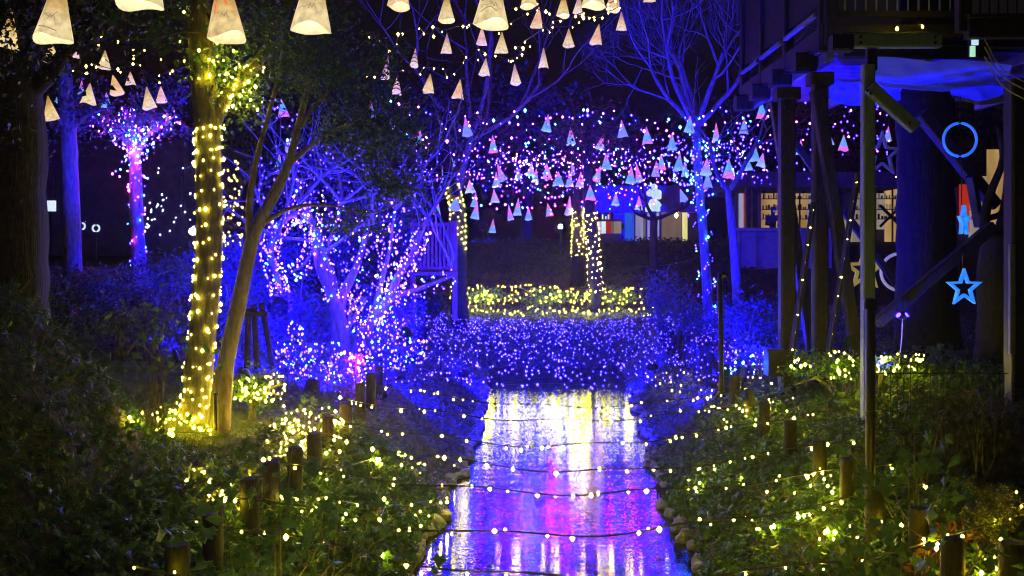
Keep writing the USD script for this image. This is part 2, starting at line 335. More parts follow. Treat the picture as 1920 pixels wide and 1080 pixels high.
M['lit_yellow'] = lit('lit_yellow_post', (.7, .62, .2), (1, .9, .4), .9, 3)
M['lit_green'] = lit('lit_green_sign', (.15, .5, .25), (.7, 1, .8), 1.2, 6)
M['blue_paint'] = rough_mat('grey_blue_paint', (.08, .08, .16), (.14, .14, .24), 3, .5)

def slab(T, name, px0, py0, px1, py1, D, depth, mat, label=None, parent=None):
    a, b = P(px0, py0, D), P(px1, py1, D)
    return T.part(name, MB().box(a, b + [0, depth, 0]), mat, label=label, parent=parent)

# pavilion with lit panels beyond the end of the canal
T = Thing('pavilion', 'long low pavilion with lilac and brown lit panels behind the bare tree', 'building', P(1180, 470, 44))
slab(T, 'roof', 1090, 348, 1310, 398, 44.6, 6, M['wall_dark'])
slab(T, 'wall', 1150, 398, 1312, 475, 45.4, .3, M['wall_dark'])
for x0, x1, y0, y1, m in [(1172, 1187, 399, 452, 'lit_blue'), (1187, 1192, 400, 456, 'lit_pale'), (1193, 1206, 402, 458, 'lit_lilac'), (1207, 1212, 398, 458, 'lit_brown'), (1214, 1236, 397, 460, 'lit_lilac'), (1241, 1278, 375, 462, 'lit_brown'), (1280, 1289, 378, 464, 'lit_yellow')]:
    f = slab(T, 'panel', x0, y0, x1, y1, 45.1, .12, M[m])
for x in (1189.5, 1212.5, 1238):
    slab(T, 'post', x - 1.2, 396, x + 1.2, 466, 44.9, .15, M['dark_wood'])
T = Thing('light_sculpture', 'white glowing lumpy light figure before the pavilion', 'light figure', P(1226, 395, 43))
b_ = MB()
for cx, cy, r_ in ((1226, 384, 13), (1231, 366, 10), (1220, 362, 8), (1227, 351, 6)):
    s_ = trimesh.creation.icosphere(2, r_ * 43 / F); s_.vertices = s_.vertices * (1 + .55 * (meshkit.fbm(s_.vertices * 3.2 + cy, 3, 6)[:, None] - .5) * 2); s_.apply_scale([1, .8, .95]); s_.apply_translation(P(cx, cy, 43)); b_.mesh(s_)
T.part('body', b_, M['lit_white'], smooth=True)
slab(T, 'plinth', 1213, 388, 1238, 396, 42.8, .6, M['lit_white'])
slab(T, 'stand', 1220, 396, 1231, 462, 42.9, .3, M['dark_wood'])
T = Thing('wall_lamp', 'small warm lamp on the brown pavilion wall', 'lamp', P(1268, 405, 45))
T.part('bracket', MB().tube(PX([(1266, 412), (1268, 405)], 45.0), .03, 6), M['black_metal']); T.part('bulb', MB().bulbs([P(1268, 404, 44.9)], .09), M['led_warm'])
T = Thing('kiosk', 'small kiosk with white and red striped boards beside the lit trunk', 'kiosk', P(1145, 465, 40))
slab(T, 'base', 1121, 438, 1162, 470, 40, 1.6, M['wall_dark'])
for x0, x1, m in [(1122, 1128, 'lit_lilac'), (1128.3, 1136, 'lit_white'), (1136.3, 1145.5, 'lit_red'), (1146, 1151, 'lit_brown'), (1151.3, 1165, 'lit_pale')]:
    slab(T, 'board', x0, 415, x1, 437.6, 40.2, .1, M[m])
slab(T, 'counter', 1118, 411, 1167, 414.5, 39.8, 1.8, M['dark_wood'])
for x, m, h in [(1130, 'lit_white', 9), (1136, 'lit_white', 6), (1141, 'lit_white', 9), (1144, 'lit_red', 15)]:
    slab(T, 'bottle', x - 1.2, 411 - h, x + 1.2, 411, 40.3, .07, M[m])

T = Thing('cafe', 'cafe building with warm open front and blue counter beyond the right trees', 'building', P(1530, 470, 38))
slab(T, 'roof', 1388, 322, 1700, 351, 38, 7, M['wall_dark'])
slab(T, 'wall', 1380, 351, 1960, 470, 42.2, .3, M['wall_dark'], label='dark rear wall')
for x0, x1, y0, y1, m in [(1386, 1394, 356, 428, 'lit_lilac'), (1395, 1402, 362, 428, 'lit_red'), (1428, 1463, 353, 428, 'lit_warm'), (1488, 1512, 353, 428, 'lit_warm'), (1513, 1532, 352, 428, 'lit_pale'), (1578, 1600, 400, 470, 'lit_pale'), (1602, 1618, 350, 462, 'lit_pale'),
                          (1645, 1660, 362, 430, 'lit_pale'), (1660, 1690, 350, 465, 'lit_warm'), (1800, 1818, 345, 435, 'lit_red'), (1818, 1850, 330, 470, 'lit_pale'), (1852, 1900, 280, 480, 'lit_warm')]:
    slab(T, 'lit_window', x0, y0, x1, y1, 41.8, .1, M[m])
for x in (1404, 1416, 1466, 1576, 1622, 1693, 1899):
    slab(T, 'pillar', x - 4.5, 351, x + 4.5, 470, 38.6, .3, M['dark_wood'])
for x in (1500, 1541, 1632, 1674): slab(T, 'mullion', x - 1.2, 351, x + 1.2, 462, 41.6, .08, M['dark_wood'])
for (a, b_) in (((1650, 385), (1690, 425)), ((1650, 425), (1690, 385))):
    T.part('cross_brace', MB().beam(P(*a, 41.3), P(*b_, 41.3 if a[1] < b_[1] else 41.1), .16, .1), M['dark_wood'])
rc = np.random.default_rng(50)
for x0, x1 in ((1428, 1463), (1488, 1530), (1602, 1618), (1645, 1690), (1820, 1850)):
    for py in (372, 392, 410):
        slab(T, 'shelf', x0 + 1, py, x1 - 1, py + 1.2, 41.5, .2, M['dark_wood'])
        for i in range(int((x1 - x0) / 5)):
            xx = x0 + 2 + i * 5 + rc.uniform(0, 2); slab(T, 'bottle', xx, py - rc.uniform(4, 10), xx + rc.uniform(1.2, 3), py, 41.55, .1, M[['dark_wood', 'red_wood', 'blue_paint', 'lit_brown'][rc.integers(0, 4)]])
for x0 in (1432, 1475, 1506, 1590, 1650, 1830): T.part('pendant_lamp', MB().lathe(P(x0, 362, 40), [(.11, 0), (.09, .08), (.02, .16), (.012, .5)], 10), M['dark_wood'])
T = Thing('counter', 'blue lit bar counter with panelled front under the cafe roof', 'counter', P(1480, 520, 36))
slab(T, 'top', 1383, 427, 1562, 433, 35.8, 1.3, M['blue_paint'])
for i, (x0, x1) in enumerate([(1388, 1416), (1419, 1470), (1473, 1520), (1523, 1560)]): slab(T, 'panel', x0, 434, x1, 520, 36, .5, M['blue_paint'])
for x in (1386, 1417.5, 1471.5, 1521.5): slab(T, 'post', x - 1.4, 434, x + 1.4, 520, 35.9, .2, M['blue_paint'])
# person behind the counter
def figure(px, py, D, label):
    import manifold3d as m3
    s = D / F; c = P(px, py, D); H = {'neck': (0, 0, .0), 'chest': (0, 0, -.18), 'waist': (0, .02, -.48), 'ls': (-.19, 0, -.09), 'rs': (.19, 0, -.09), 'le': (-.26, -.08, -.36), 're': (.25, -.1, -.35), 'lh': (-.08, -.3, -.42), 'rh': (.10, -.32, -.40), 'head': (.02, -.02, .16), 'hip': (0, .02, -.7), 'lk': (-.1, 0, -1.1), 'rk': (.1, 0, -1.1), 'lf': (-.1, 0, -1.52), 'rf': (.1, 0, -1.52)}
    R = dict(neck=.055, chest=.125, waist=.12, ls=.065, rs=.065, le=.045, re=.045, lh=.04, rh=.04, head=.105, hip=.13, lk=.07, rk=.07, lf=.05, rf=.05)
    bones = [('neck', 'head'), ('neck', 'chest'), ('chest', 'waist'), ('chest', 'ls'), ('chest', 'rs'), ('ls', 'le'), ('le', 'lh'), ('rs', 're'), ('re', 'rh'), ('waist', 'hip'), ('hip', 'lk'), ('lk', 'lf'), ('hip', 'rk'), ('rk', 'rf')]
    sph = lambda n: m3.Manifold.sphere(R[n], 16).translate(list(H[n]))
    bd = m3.Manifold()
    for a, b in bones: bd = bd + m3.Manifold.batch_hull([sph(a), sph(b)])
    me = bd.to_mesh(); tm = trimesh.Trimesh(me.vert_properties[:, :3], me.tri_verts); trimesh.smoothing.filter_taubin(tm, iterations=6)
    T = Thing('person', label, 'person', c + [0, 0, -1.52])
    mm = MAT('dark_blue_clothes', {'p': ('principled_bsdf', {'base_color': (.02, .02, .05), 'roughness': .8})}); sk = MAT('pale_cloth', {'p': ('principled_bsdf', {'base_color': (.7, .68, .7), 'roughness': .7})})
    v = tm.vertices + c; T.part('body', MB().add(v, tm.faces), mm, smooth=True)
    h = trimesh.creation.icosphere(2, .112); h.apply_scale([1, 1.05, .75]); h.apply_translation(c + [.02, -.01, .215]); T.part('cap', MB().mesh(h), mm, smooth=True)
    f = trimesh.creation.icosphere(2, .06); f.apply_scale([1.2, .7, .8]); f.apply_translation(c + [.04, -.10, .12]); T.part('face_mask', MB().mesh(f), sk, smooth=True)
figure(1449, 402, 37.6, 'person in dark cap and white face mask behind the blue counter')

# dark building at the left and its bright little signs
T = Thing('dark_building', 'dark low building behind the trees at far left', 'building', P(210, 470, 36))
slab(T, 'wall', 40, 262, 345, 480, 36, 8, M['wall_dark']); slab(T, 'roof', 25, 246, 360, 262, 35.4, 9, M['dark_wood'])
for x0, x1 in [(60, 100), (300, 340)]: slab(T, 'window', x0, 330, x1, 400, 35.93, .05, M['wall_dark'])
T = Thing('lit_sign', 'small white and blue lit board at far left before the dark building', 'sign', P(96, 420, 30))
slab(T, 'board', 88, 376, 103, 396, 30, .08, M['lit_white']); slab(T, 'post', 93, 396, 97, 470, 30.02, .06, M['black_metal'])
for k_, (px, py) in enumerate([(153, 424), (180, 428)]):
    T = Thing('ring_lamp', ['white lit ring lamp half hidden by the blue trunk', 'white lit ring lamp just right of the blue trunk'][k_], 'lamp', P(px, py, 30))
    a_ = np.linspace(0, 2 * np.pi, 17); c_ = P(px, py, 30)
    T.part('ring', MB().tube(c_ + np.stack([.10 * np.cos(a_), 0 * a_, .10 * np.sin(a_)], 1), .028, 6, False), M['lit_white'])
    T.part('stem', MB().tube([c_ - [0, 0, .12], [c_[0], c_[1], ground(c_[0], c_[1])]], .02, 6), M['black_metal'])
for k_, (px, py, D, l_) in enumerate([(361, 434, 24, 'white globe lamp on a post left of the yellow lit trunk'), (1051, 425, 38, 'white globe lamp on a post left of the pavilion')]):
    T = Thing('path_lamp', l_, 'lamp', P(px, py, D)); c_ = P(px, py, D)
    g_ = trimesh.creation.icosphere(2, .085); g_.apply_translation(c_); T.part('globe', MB().mesh(g_), M['flood_white'], smooth=True)
    T.part('post', MB().tube([c_ - [0, 0, .085], [c_[0], c_[1], ground(c_[0], c_[1]) - .05]], .035, 8), M['black_metal'])

# ================================================================ treehouse on the right
T = Thing('treehouse', 'dark timber treehouse deck on tall posts with blue lit underside', 'treehouse', (4.6, 13, ground(4.6, 13)))
pt = lambda n, p, q, w, h, m='dark_wood', lab=None, up=(0, 0, 1): T.part(n, MB().beam(p, q, w, h, up), M[m], label=lab)
# deck seen from below: planks across, joists and rim beams
for i in range(14):
    y0 = 13.0 + i * .3; T.part('deck_plank', MB().box((3.95 + .02 * (i % 3), y0, 5.52), (9.2, y0 + .28, 5.56)), M['blue_paint'])
for x in (4.05, 5.3, 6.6, 7.9): pt('joist', (x, 12.9, 5.44), (x, 17.2, 5.44), .10, .14, 'blue_paint')
pt('rim_beam', (3.93, 12.8, 5.66), (3.93, 17.3, 5.66), .09, .26); pt('rim_beam', (3.9, 12.78, 5.68), (9.3, 12.78, 5.68), .10, .28)
for y in (13.4, 14.6, 15.8, 16.9): pt('joist_end', (3.72, y, 5.45), (4.0, y, 5.45), .26, .24)
for y in (12.85, 14.5, 15.9, 17.2): pt('rail_post', (3.95, y, 5.5), (3.95, y, 8.3), .14, .14)
for y0, y1 in ((12.95, 14.4), (14.6, 15.8), (16.0, 17.1)):
    T.part('side_panel', MB().box((3.93, y0, 6.12), (3.97, y1, 8.0)), M['dark_wood']); pt('lower_rail', (3.88, y0, 5.98), (3.88, y1, 5.98), .06, .05, 'blue_paint')
pt('rail_post', (4.0, 12.72, 5.55), (4.0, 12.72, 8.0), .16, .16); pt('rail_post', (5.66, 12.72, 5.45), (5.66, 12.72, 8.0), .14, .14)
pt('rail', (4.1, 12.7, 5.93), (5.6, 12.7, 5.93), .07, .08); pt('rail', (4.1, 12.7, 7.0), (5.6, 12.7, 7.0), .07, .08)
for i in range(11): pt('baluster', (4.17 + i * .132, 12.7, 5.97), (4.17 + i * .132, 12.7, 6.98), .018, .018, 'pale_metal')
pt('beam', (4.05, 12.5, 5.60), (5.7, 12.5, 5.62), .12, .10, 'dark_wood'); pt('beam', (4.0, 12.3, 5.37), (5.75, 12.3, 5.37), .2, .13)
# nearer grey frame
pt('crossbeam', (3.36, 10, 5.02), (4.22, 10, 5.02), .12, .135, 'grey_wood', 'pale grey cross beam'); pt('beam_end', (3.15, 10.02, 5.0), (3.355, 10.02, 5.0), .15, .16)
pt('bracket', P(1634, 92, 10), P(1634, 132, 10), .10, .06, 'black_metal')
pt('post', P(1627, 122, 10), (3.51, 10, 1.0), .115, .115, 'grey_wood', 'grey painted post')
pt('brace', P(1630, 163, 9.9), P(1716, 240, 9.9), .10, .12, 'grey_wood', 'grey painted brace')
def bolts(pts, r=.016):
    for p_ in pts: T.part('bolt', MB().lathe(p_, [(r, 0), (r, .008), (r * .7, .014), (0, .014)], 6, (0, -1, 0)), M['black_metal'])
bolts([(3.23, 9.944, 5.04), (3.23, 9.944, 4.96), (3.42, 9.94, 5.05), (3.42, 9.94, 4.99), (4.15, 9.94, 5.05), (4.15, 9.94, 4.99), P(1626, 170, 9.84), P(1632, 176, 9.84), P(1704, 231, 9.84)])
T.part('plate', MB().box((3.165, 9.925, 4.935), (3.30, 9.944, 5.065)), M['black_metal'])
bolts([(4.0, 12.638, 5.66), (4.0, 12.638, 5.78), (5.66, 12.645, 5.6), (5.66, 12.645, 5.72), (4.4, 12.728, 5.68), (5.1, 12.728, 5.68), P(1472, 200, 13.1), P(1478, 206, 13.1), P(1534, 172, 12.9), P(1540, 178, 12.9), P(1736, 224, 12.3), P(1855, 374, 12.3), P(1850, 432, 11.7), P(1660, 592, 11.7)])
# posts and braces under the deck
for px, py0, D, w in [(1475, 188, 13.2, .19), (1537, 160, 13.0, .18)]:
    pt('post', P(px, py0, D), [P(px, py0, D)[0], D, 1.0], w, w, 'dark_wood'); pt('post_cap', P(px, py0 - 22, D), P(px, py0, D), w + .12, w + .1)
for a, b, D, w in [((1452, 188), (1524, 676), 13.5, .13), ((1531, 170), (1612, 700), 12.7, .15), ((1726, 212), (1866, 386), 12.4, .15), ((1644, 606), (1862, 424), 11.8, .13), ((1820, 330), (1836, 424), 12.2, .10), ((1700, 560), (1478, 250), 14.6, .10)]:
    pt('brace', P(*a, D), P(*b, D + .15), w, w)
pt('post', P(1908, 150, 9.6), [P(1908, 150, 9.6)[0], 9.6, 1.0], .19, .19); pt('post', P(1897, 458, 9.5), P(1897, 664, 9.5), .05, .05, 'blue_paint', 'narrow blue lit post')
# right-hand landing
pt('beam', P(1812, 52, 9.3), P(2100, 50, 9.3), .12, .20); pt('rail', P(1815, 30, 9.2), P(2100, 28, 9.2), .06, .03)
for i in range(8): pt('baluster', P(1838 + i * 17, 30, 9.2), P(1838 + i * 17, -160, 9.2), .014, .014, 'black_metal')
pt('rail_post', P(1806, 60, 9.35), P(1806, -200, 9.35), .12, .12)
for py in (74, 88, 106): T.part('cable', MB().tube(curve(PX([(1846, py), (1880, py + 55), (1945, py + 92)], 9.1), 12), .006, 4, False), M['cord'])
# the blue tarpaulins hung under the deck
def sheet(corners, n, m, amp, seed, thick=.012):
    a, b, c, d = [np.asarray(x_, float) for x_ in corners]; u, v = np.meshgrid(np.linspace(0, 1, n), np.linspace(0, 1, m), indexing='ij')
    p = (a * (1 - u[..., None]) + b * u[..., None]) * (1 - v[..., None]) + (d * (1 - u[..., None]) + c * u[..., None]) * v[..., None]
    w = (meshkit.fbm(np.stack([u * 5, v * 2, u * 0 + seed], -1), 3, seed) - .5) * amp; p[..., 1] += w; p[..., 2] += w * .6 - .10 * np.sin(np.pi * u) * v
    i, j = np.meshgrid(np.arange(n - 1), np.arange(m - 1), indexing='ij'); qd = np.stack([i * m + j, (i + 1) * m + j, (i + 1) * m + j + 1, i * m + j + 1], -1).reshape(-1, 4)
    f = np.vstack([qd[:, [0, 1, 2]], qd[:, [0, 2, 3]]]); v1 = p.reshape(-1, 3)
    return MB().add(v1, f).add(v1 + [0, thick, thick * .3], f[:, ::-1])
tp = Thing('tarpaulin', 'blue tarpaulin stretched under the treehouse deck, brightly lit from below', 'tarpaulin', P(1760, 130, 12))
tp.part('sheet', sheet([P(1642, 108, 11.4), P(1892, 118, 11.4), P(1888, 150, 13.2), P(1640, 160, 13.2)], 44, 16, .16, 3), M['tarp'], smooth=True)
tp = Thing('tarpaulin', 'smaller hanging blue tarpaulin between the posts and the great trunk', 'tarpaulin', P(1620, 170, 13.5))
tp.part('sheet', sheet([P(1556, 148, 13.4), P(1690, 164, 13.4), P(1688, 186, 13.9), P(1558, 188, 13.9)], 20, 8, .12, 5), M['tarp'], smooth=True)
tp = Thing('tarpaulin', 'narrow blue tarpaulin strip right of the great trunk', 'tarpaulin', P(1840, 170, 13.5))
tp.part('sheet', sheet([P(1782, 162, 13.2), P(1902, 160, 13.2), P(1898, 182, 13.7), P(1784, 182, 13.7)], 20, 8, .10, 6), M['tarp'], smooth=True)
T = Thing('exit_lamp', 'small white and green lit lamp box beside the treehouse landing', 'lamp', P(1828, 80, 9.5))
slab(T, 'casing', 1819, 50, 1836, 107, 9.56, .05, M['black_metal']); slab(T, 'white_face', 1823, 52, 1835, 84, 9.53, .02, M['lit_white']); slab(T, 'green_face', 1820, 86, 1829, 106, 9.53, .02, M['lit_green'])
strings('two yellow bulbs on a loose wire hanging from the treehouse balcony', [curve(PX([(1660, 38, 12.2), (1682, 50, 12.2), (1706, 42, 12.2), (1730, 46, 12.2), (1775, 32, 12.2)]), 5)[[1, 3]]], 'led_yellow', .022, single_bulbs=True)

# ring and star ornaments hanging below the treehouse
def glowpaint(name, c, e, k): return MAT(name, {'p': ('principled_bsdf', {'base_color': c, 'roughness': .4, 'emission_color': e, 'emission_strength': k})})
M['orn_blue'] = glowpaint('lit_blue_ornament', (.10, .3, .6), (.02, .16, .9), .8); M['orn_cyan'] = glowpaint('lit_cyan_ornament', (.15, .4, .6), (.012, .22, 1), .9)
M['orn_white'] = glowpaint('white_ornament', (.6, .6, .62), (.6, .55, .8), .30); M['orn_yellow'] = glowpaint('yellow_ornament', (.5, .45, .08), (.5, .42, .06), .35); M['orn_dark'] = glowpaint('dark_blue_ornament', (.15, .15, .3), (.05, .05, .4), .3)
def star_poly(R, r, cut=.55):
    o = [((R if i % 2 == 0 else r) * math.sin(i * math.pi / 5), (R if i % 2 == 0 else r) * math.cos(i * math.pi / 5)) for i in range(10)]
    return Polygon(o, [[(x * cut, y * cut) for x, y in o]] if cut else None)
def ornament(kind, px, py, Rpx, D, mat, label, hang_py, turn=0, cut=.6):
    c = P(px, py, D); R = Rpx * D / F; T = Thing(kind + '_ornament', label, 'ornament', c)
    if kind == 'ring': a = np.linspace(0, 2 * np.pi, 49); b = MB().tube(c + np.stack([R * np.cos(a), 0 * a, R * np.sin(a)], 1), R * .09, 8, False); nm = 'ring'
    else:
        m = trimesh.creation.extrude_polygon(star_poly(R, R * .42, cut), .05, engine='earcut'); m.apply_transform(trimesh.transformations.rotation_matrix(np.pi / 2, [1, 0, 0])); m.apply_transform(trimesh.transformations.rotation_matrix(turn, [0, 0, 1])); m.apply_translation(c); b = MB().mesh(m); nm = 'frame'
    T.part(nm, b, M[mat], smooth=40 if kind == 'ring' else False)
    T.part('cord', MB().tube([c + [0, 0, R * .98], [c[0], D, P(px, hang_py, D)[2]]], .006, 4), M['wire'])
ornament('ring', 1800, 262, 31, 12, 'orn_blue', 'blue lit ring hanging right of the great trunk', 178)
ornament('ring', 1686, 510, 34, 15.2, 'orn_white', 'white ring half hidden behind the great trunk', 300)
ornament('star', 1620, 506, 42, 15.4, 'orn_yellow', 'yellow outlined star behind the grey post', 260)
ornament('star', 1652, 290, 44, 15, 'orn_dark', 'dim blue outlined star high beside the great trunk', 190, .3, .75)
ornament('star', 1803, 415, 30, 12, 'orn_cyan', 'cyan star turned edge-on below the blue ring', 300, .85, .6)
ornament('star', 1805, 540, 37, 11.6, 'orn_cyan', 'lowest cyan star hanging before the brown forked tree', 478, .15, .68)

# ================================================================ log posts along the banks
def post(x, y, top, r, label, lean=0):
    T = Thing('log_post', label, 'post', (x, y, ground(x, y)))
    z0 = float(ground(x, y)) - .15; T.part('log', MB().lathe((x, y, 0), [(r * 1.02, z0), (r, z0 + .3), (r, top - .02), (r * .88, top), (0, top + .003)], 14), M['log'], smooth=40)
left_D = [5.45, 6.16, 6.95, 7.62, 8.4, 9.15, 10.1, 11.0, 12.0, 13.0, 13.9, 14.9, 15.9, 16.9, 17.9, 19.0, 20.1, 21.2]
for i, D in enumerate(left_D):
    post(-1.8 + rng.normal(0, .02), D, 1.34 + rng.normal(0, .025) + (.06 if D > 11 else 0), .066 + rng.normal(0, .003), f'{ORD[i + 1]} dark log post from the camera along the left canal bank')
right_P = [(2.77, 5.6, 1.32, .075), (2.50, 5.75, 1.30, .066), (2.57, 6.4, 1.31, .062), (2.54, 7.1, 1.30, .067), (2.64, 7.96, 1.31, .065), (2.67, 8.8, 1.30, .062), (2.72, 9.9, 1.30, .062), (2.79, 11.2, 1.30, .062), (2.86, 12.2, 1.3, .06)]
for i, (x, y, t, r) in enumerate(right_P): post(x, y, t, r, f'{ORD[i + 1]} dark log post from the camera along the right canal bank')
for i, y in enumerate(np.arange(13.2, 23.5, .8)): post(float(right_line(y)) - .05, float(y), 1.36 + rng.normal(0, .06), .07, f'{ORD[i + 1]} blue lit stake of the close row along the right bank')
T = Thing('lamp_pole', 'thin black metal pole with capped top standing on a right bank log', 'pole', P(1632, 905, 7.05))
T.part('shaft', MB().tube([P(1632, 910, 7.05), P(1632, 572, 7.05)], .033, 12), M['black_metal'], smooth=True); T.part('cap', MB().lathe(P(1632, 574, 7.05), [(.047, -.02), (.05, .02), (.04, .05), (0, .06)], 12), M['black_metal'], smooth=40)
T.part('clamp', MB().tube([P(1632, 770, 7.05), P(1632, 780, 7.05)], .04, 12), M['black_metal'])
T = Thing('garden_pole', 'slim dark pole with bent top on the right bank', 'pole', P(1352, 720, 10))
T.part('shaft', MB().tube(curve(PX([(1353, 735), (1351, 600), (1350, 522), (1354, 514), (1364, 516)], 10), 16), .026, 8), M['black_metal'], smooth=True)
T = Thing('dark_box', 'small dark equipment box at the foot of the treehouse posts', 'box', P(1455, 690, 12.6)); slab(T, 'casing', 1441, 660, 1470, 706, 12.6, .25, M['black_metal']); slab(T, 'lid', 1439, 656, 1472, 660, 12.57, .31, M['black_metal'])
T = Thing('garden_stake', 'short black stake at the foot of the leaning trunk', 'stake', P(405, 800, 10.4)); T.part('shaft', MB().tube([P(405, 806, 10.4), P(405, 738, 10.4)], .022, 8), M['black_metal']); T.part('cap', MB().lathe(P(405, 738, 10.4), [(.027, -.02), (.027, .01), (0, .02)], 10), M['black_metal'])
T = Thing('tree_support', 'three timber stakes tied together as a tree support', 'stake', P(480, 690, 13))
for a, b in (((463, 690), (466, 578)), ((482, 690), (476, 572)), ((512, 690), (490, 570))): T.part('stake', MB().tube([P(*a, 13 + .01 * (a[0] - 463)), P(*b, 13)], .038, 8), M['log'])
T.part('crossbar', MB().tube([P(456, 590, 12.95), P(502, 588, 12.95)], .035, 8), M['log'])
# wooden balcony among the blue trees
T = Thing('wooden_balcony', 'small red stained timber balcony among the blue lit trees', 'balcony', P(810, 545, 21))
for x in (774, 853): T.part('post', MB().beam(P(x, 414, 21), P(x, 600, 21), .10, .10), M['red_wood'])
T.part('top_rail', MB().beam(P(770, 422, 21), P(857, 420, 21), .09, .08), M['red_wood']); T.part('bottom_rail', MB().beam(P(774, 503, 21), P(853, 503, 21), .07, .07), M['red_wood'])
for i in range(10): T.part('slat', MB().beam(P(781 + i * 7.4, 424, 21), P(781 + i * 7.4, 503, 21), .05, .03), M['red_wood'])
for i in range(4): T.part('floor_plank', MB().box(P(764, 510, 20.8 + i * .3), P(858, 516, 21.08 + i * .3)), M['red_wood'])
# thin wire fence at right
T = Thing('wire_fence', 'thin upright wire fence among the dark plants under the treehouse', 'fence', P(1740, 830, 9.2))
for i in range(20): T.part('upright', MB().tube([P(1645 + i * 12.5, 842, 9.2), P(1645 + i * 12.5, 690 + 4 * math.sin(i * 2.), 9.2)], .005, 4, False), M['black_metal'])
for py in (700, 836): T.part('rail', MB().tube([P(1638, py, 9.21), P(1890, py, 9.21)], .006, 4, False), M['black_metal'])

# ================================================================ trees
rg = np.random.default_rng(21)
# yellow lit tree (left foreground)
trunk1 = [(362, 815), (366, 760), (373, 690), (386, 560), (393, 430), (391, 310), (388, 230), (379, 110), (372, 0), (368, -120)]
limb1 = [(394, 250), (420, 190), (452, 150), (488, 112), (515, 60), (542, 0), (560, -60)]
fol = np.vstack([clumps(700, P(400, 120, 11), (.5, .6, .75), rg, 12, .3), clumps(800, P(360, -40, 11.2), (1.6, 1.2, .7), rg, 16, .3), clumps(260, P(455, 190, 11), (.3, .4, .35), rg, 6, .4)])
tree('street_tree', 'tree with trunk wound in yellow bulbs on the left bank', trunk1, 11, [.165, .15, .142, .14, .135, .125], M['bark'], [(fol, .07, M['leaf'])], limbs=[(limb1, [.085, .06, .05])], n=34, sides=14)
w1 = np.vstack([wound(PX(trunk1[:7], 11), [.185, .15, .142, .14], 268, rg, 24), wound(PX(limb1[:4], 11), [.08, .06], 30, rg, 5)])
strings('yellow string light wound round the left bank tree trunk', [w1], 'led_trunk', .0135, single_bulbs=True, wr=.003)
# more bulbs on the twigs of the fork and roots
tw = np.array([P(px, py, 11 + rg.normal(0, .2)) for px, py in np.vstack([rg.normal((395, 115), (26, 30), (34, 2)), rg.normal((455, 165), (22, 26), (26, 2))])])
strings('yellow bulbs scattered in the fork of the left bank tree', runs_of(chain(tw, rg), .45), 'led_yellow', .012, single_bulbs=True)
# leaning bare trunk
trunk2 = [(409, 775), (418, 715), (430, 650), (449, 565), (466, 480), (482, 425), (512, 370), (540, 310), (556, 250), (575, 170), (590, 90)]
cr2 = np.vstack([clumps(2400, P(600, 130, 10.6), (.75, .8, .62), rg, 24, .26), clumps(2700, P(690, 250, 10.8), (.75, .8, .6), rg, 26, .26), clumps(900, P(745, 350, 11), (.42, .6, .30), rg, 16, .28), clumps(420, P(640, 420, 11), (.5, .6, .22), rg, 10, .25), clumps(600, P(540, 30, 10.5), (.5, .6, .4), rg, 10, .3), clumps(350, P(720, 110, 11), (.3, .5, .45), rg, 9, .3)])
tree('leaning_tree', 'leaning smooth trunk with dark green crown beside the yellow lit tree', trunk2, 10.7, [.092, .085, .075, .06, .04, .025], M['pale_bark'], [(cr2, .062, M['leaf'])], limbs=[([(484, 425), (545, 390), (620, 385), (690, 400), (750, 380)], [.03, .015, .006]), ([(540, 310), (600, 260), (670, 230), (740, 250)], [.03, .02, .008]), ([(470, 470), (468, 380), (486, 280), (516, 170), (530, 90)], [.045, .03, .015]), ([(556, 250), (590, 200), (640, 150), (700, 110)], [.025, .015, .006])])
# great dark trunk at the left edge and corner foliage
fol = np.vstack([clumps(1500, P(70, 30, 8.6), (1.0, .8, .6), rg, 22, .25), clumps(600, P(160, -60, 8.4), (1.2, .8, .4), rg, 14, .3), clumps(500, P(-20, 150, 8.8), (.5, .5, .7), rg, 10, .3)])
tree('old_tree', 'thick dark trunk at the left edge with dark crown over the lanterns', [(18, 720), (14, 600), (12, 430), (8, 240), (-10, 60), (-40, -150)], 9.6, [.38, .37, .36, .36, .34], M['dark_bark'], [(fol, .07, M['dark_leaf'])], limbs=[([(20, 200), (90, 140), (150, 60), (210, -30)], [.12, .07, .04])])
# overhanging near sprigs at the top left
sp = np.vstack([P(205, 12, 5.6) + rg.normal(0, 1, (26, 3)) * [.07, .05, .05], clumps(150, P(300, 30, 6.4), (.22, .25, .22), rg, 9, .3), clumps(60, P(300, 70, 6.6), (.07, .1, .14), rg, 5, .3)])
T = Thing('leafy_sprig', 'leafy sprig hanging into the picture beside the cut-off lantern', 'sprig', P(290, -40, 6.4))
T.part('stem', MB().tube(curve(PX([(250, -60, 6.2), (290, -10, 6.4), (302, 50, 6.5), (306, 100, 6.6), (325, 118, 6.6)]), 14), [.010, .006, .003], 5), M['bark'])
T.part('stem', MB().tube(curve(PX([(225, 60, 6.5), (240, 72, 6.5), (300, 72, 6.5), (340, 60, 6.5), (375, 62, 6.6)]), 14), [.005, .004, .004], 4), M['pale_bark'])
rl = np.random.default_rng(5)
for p_ in sp[:26:2]: T.part('leaf', MB().cards(p_[None], .10, IVY, rl, (0, -1, .3), .5), M['leaf'])
T.part('foliage', MB().cards(sp[26:], .055, OVAL, rl), M['leaf'], kind='stuff')
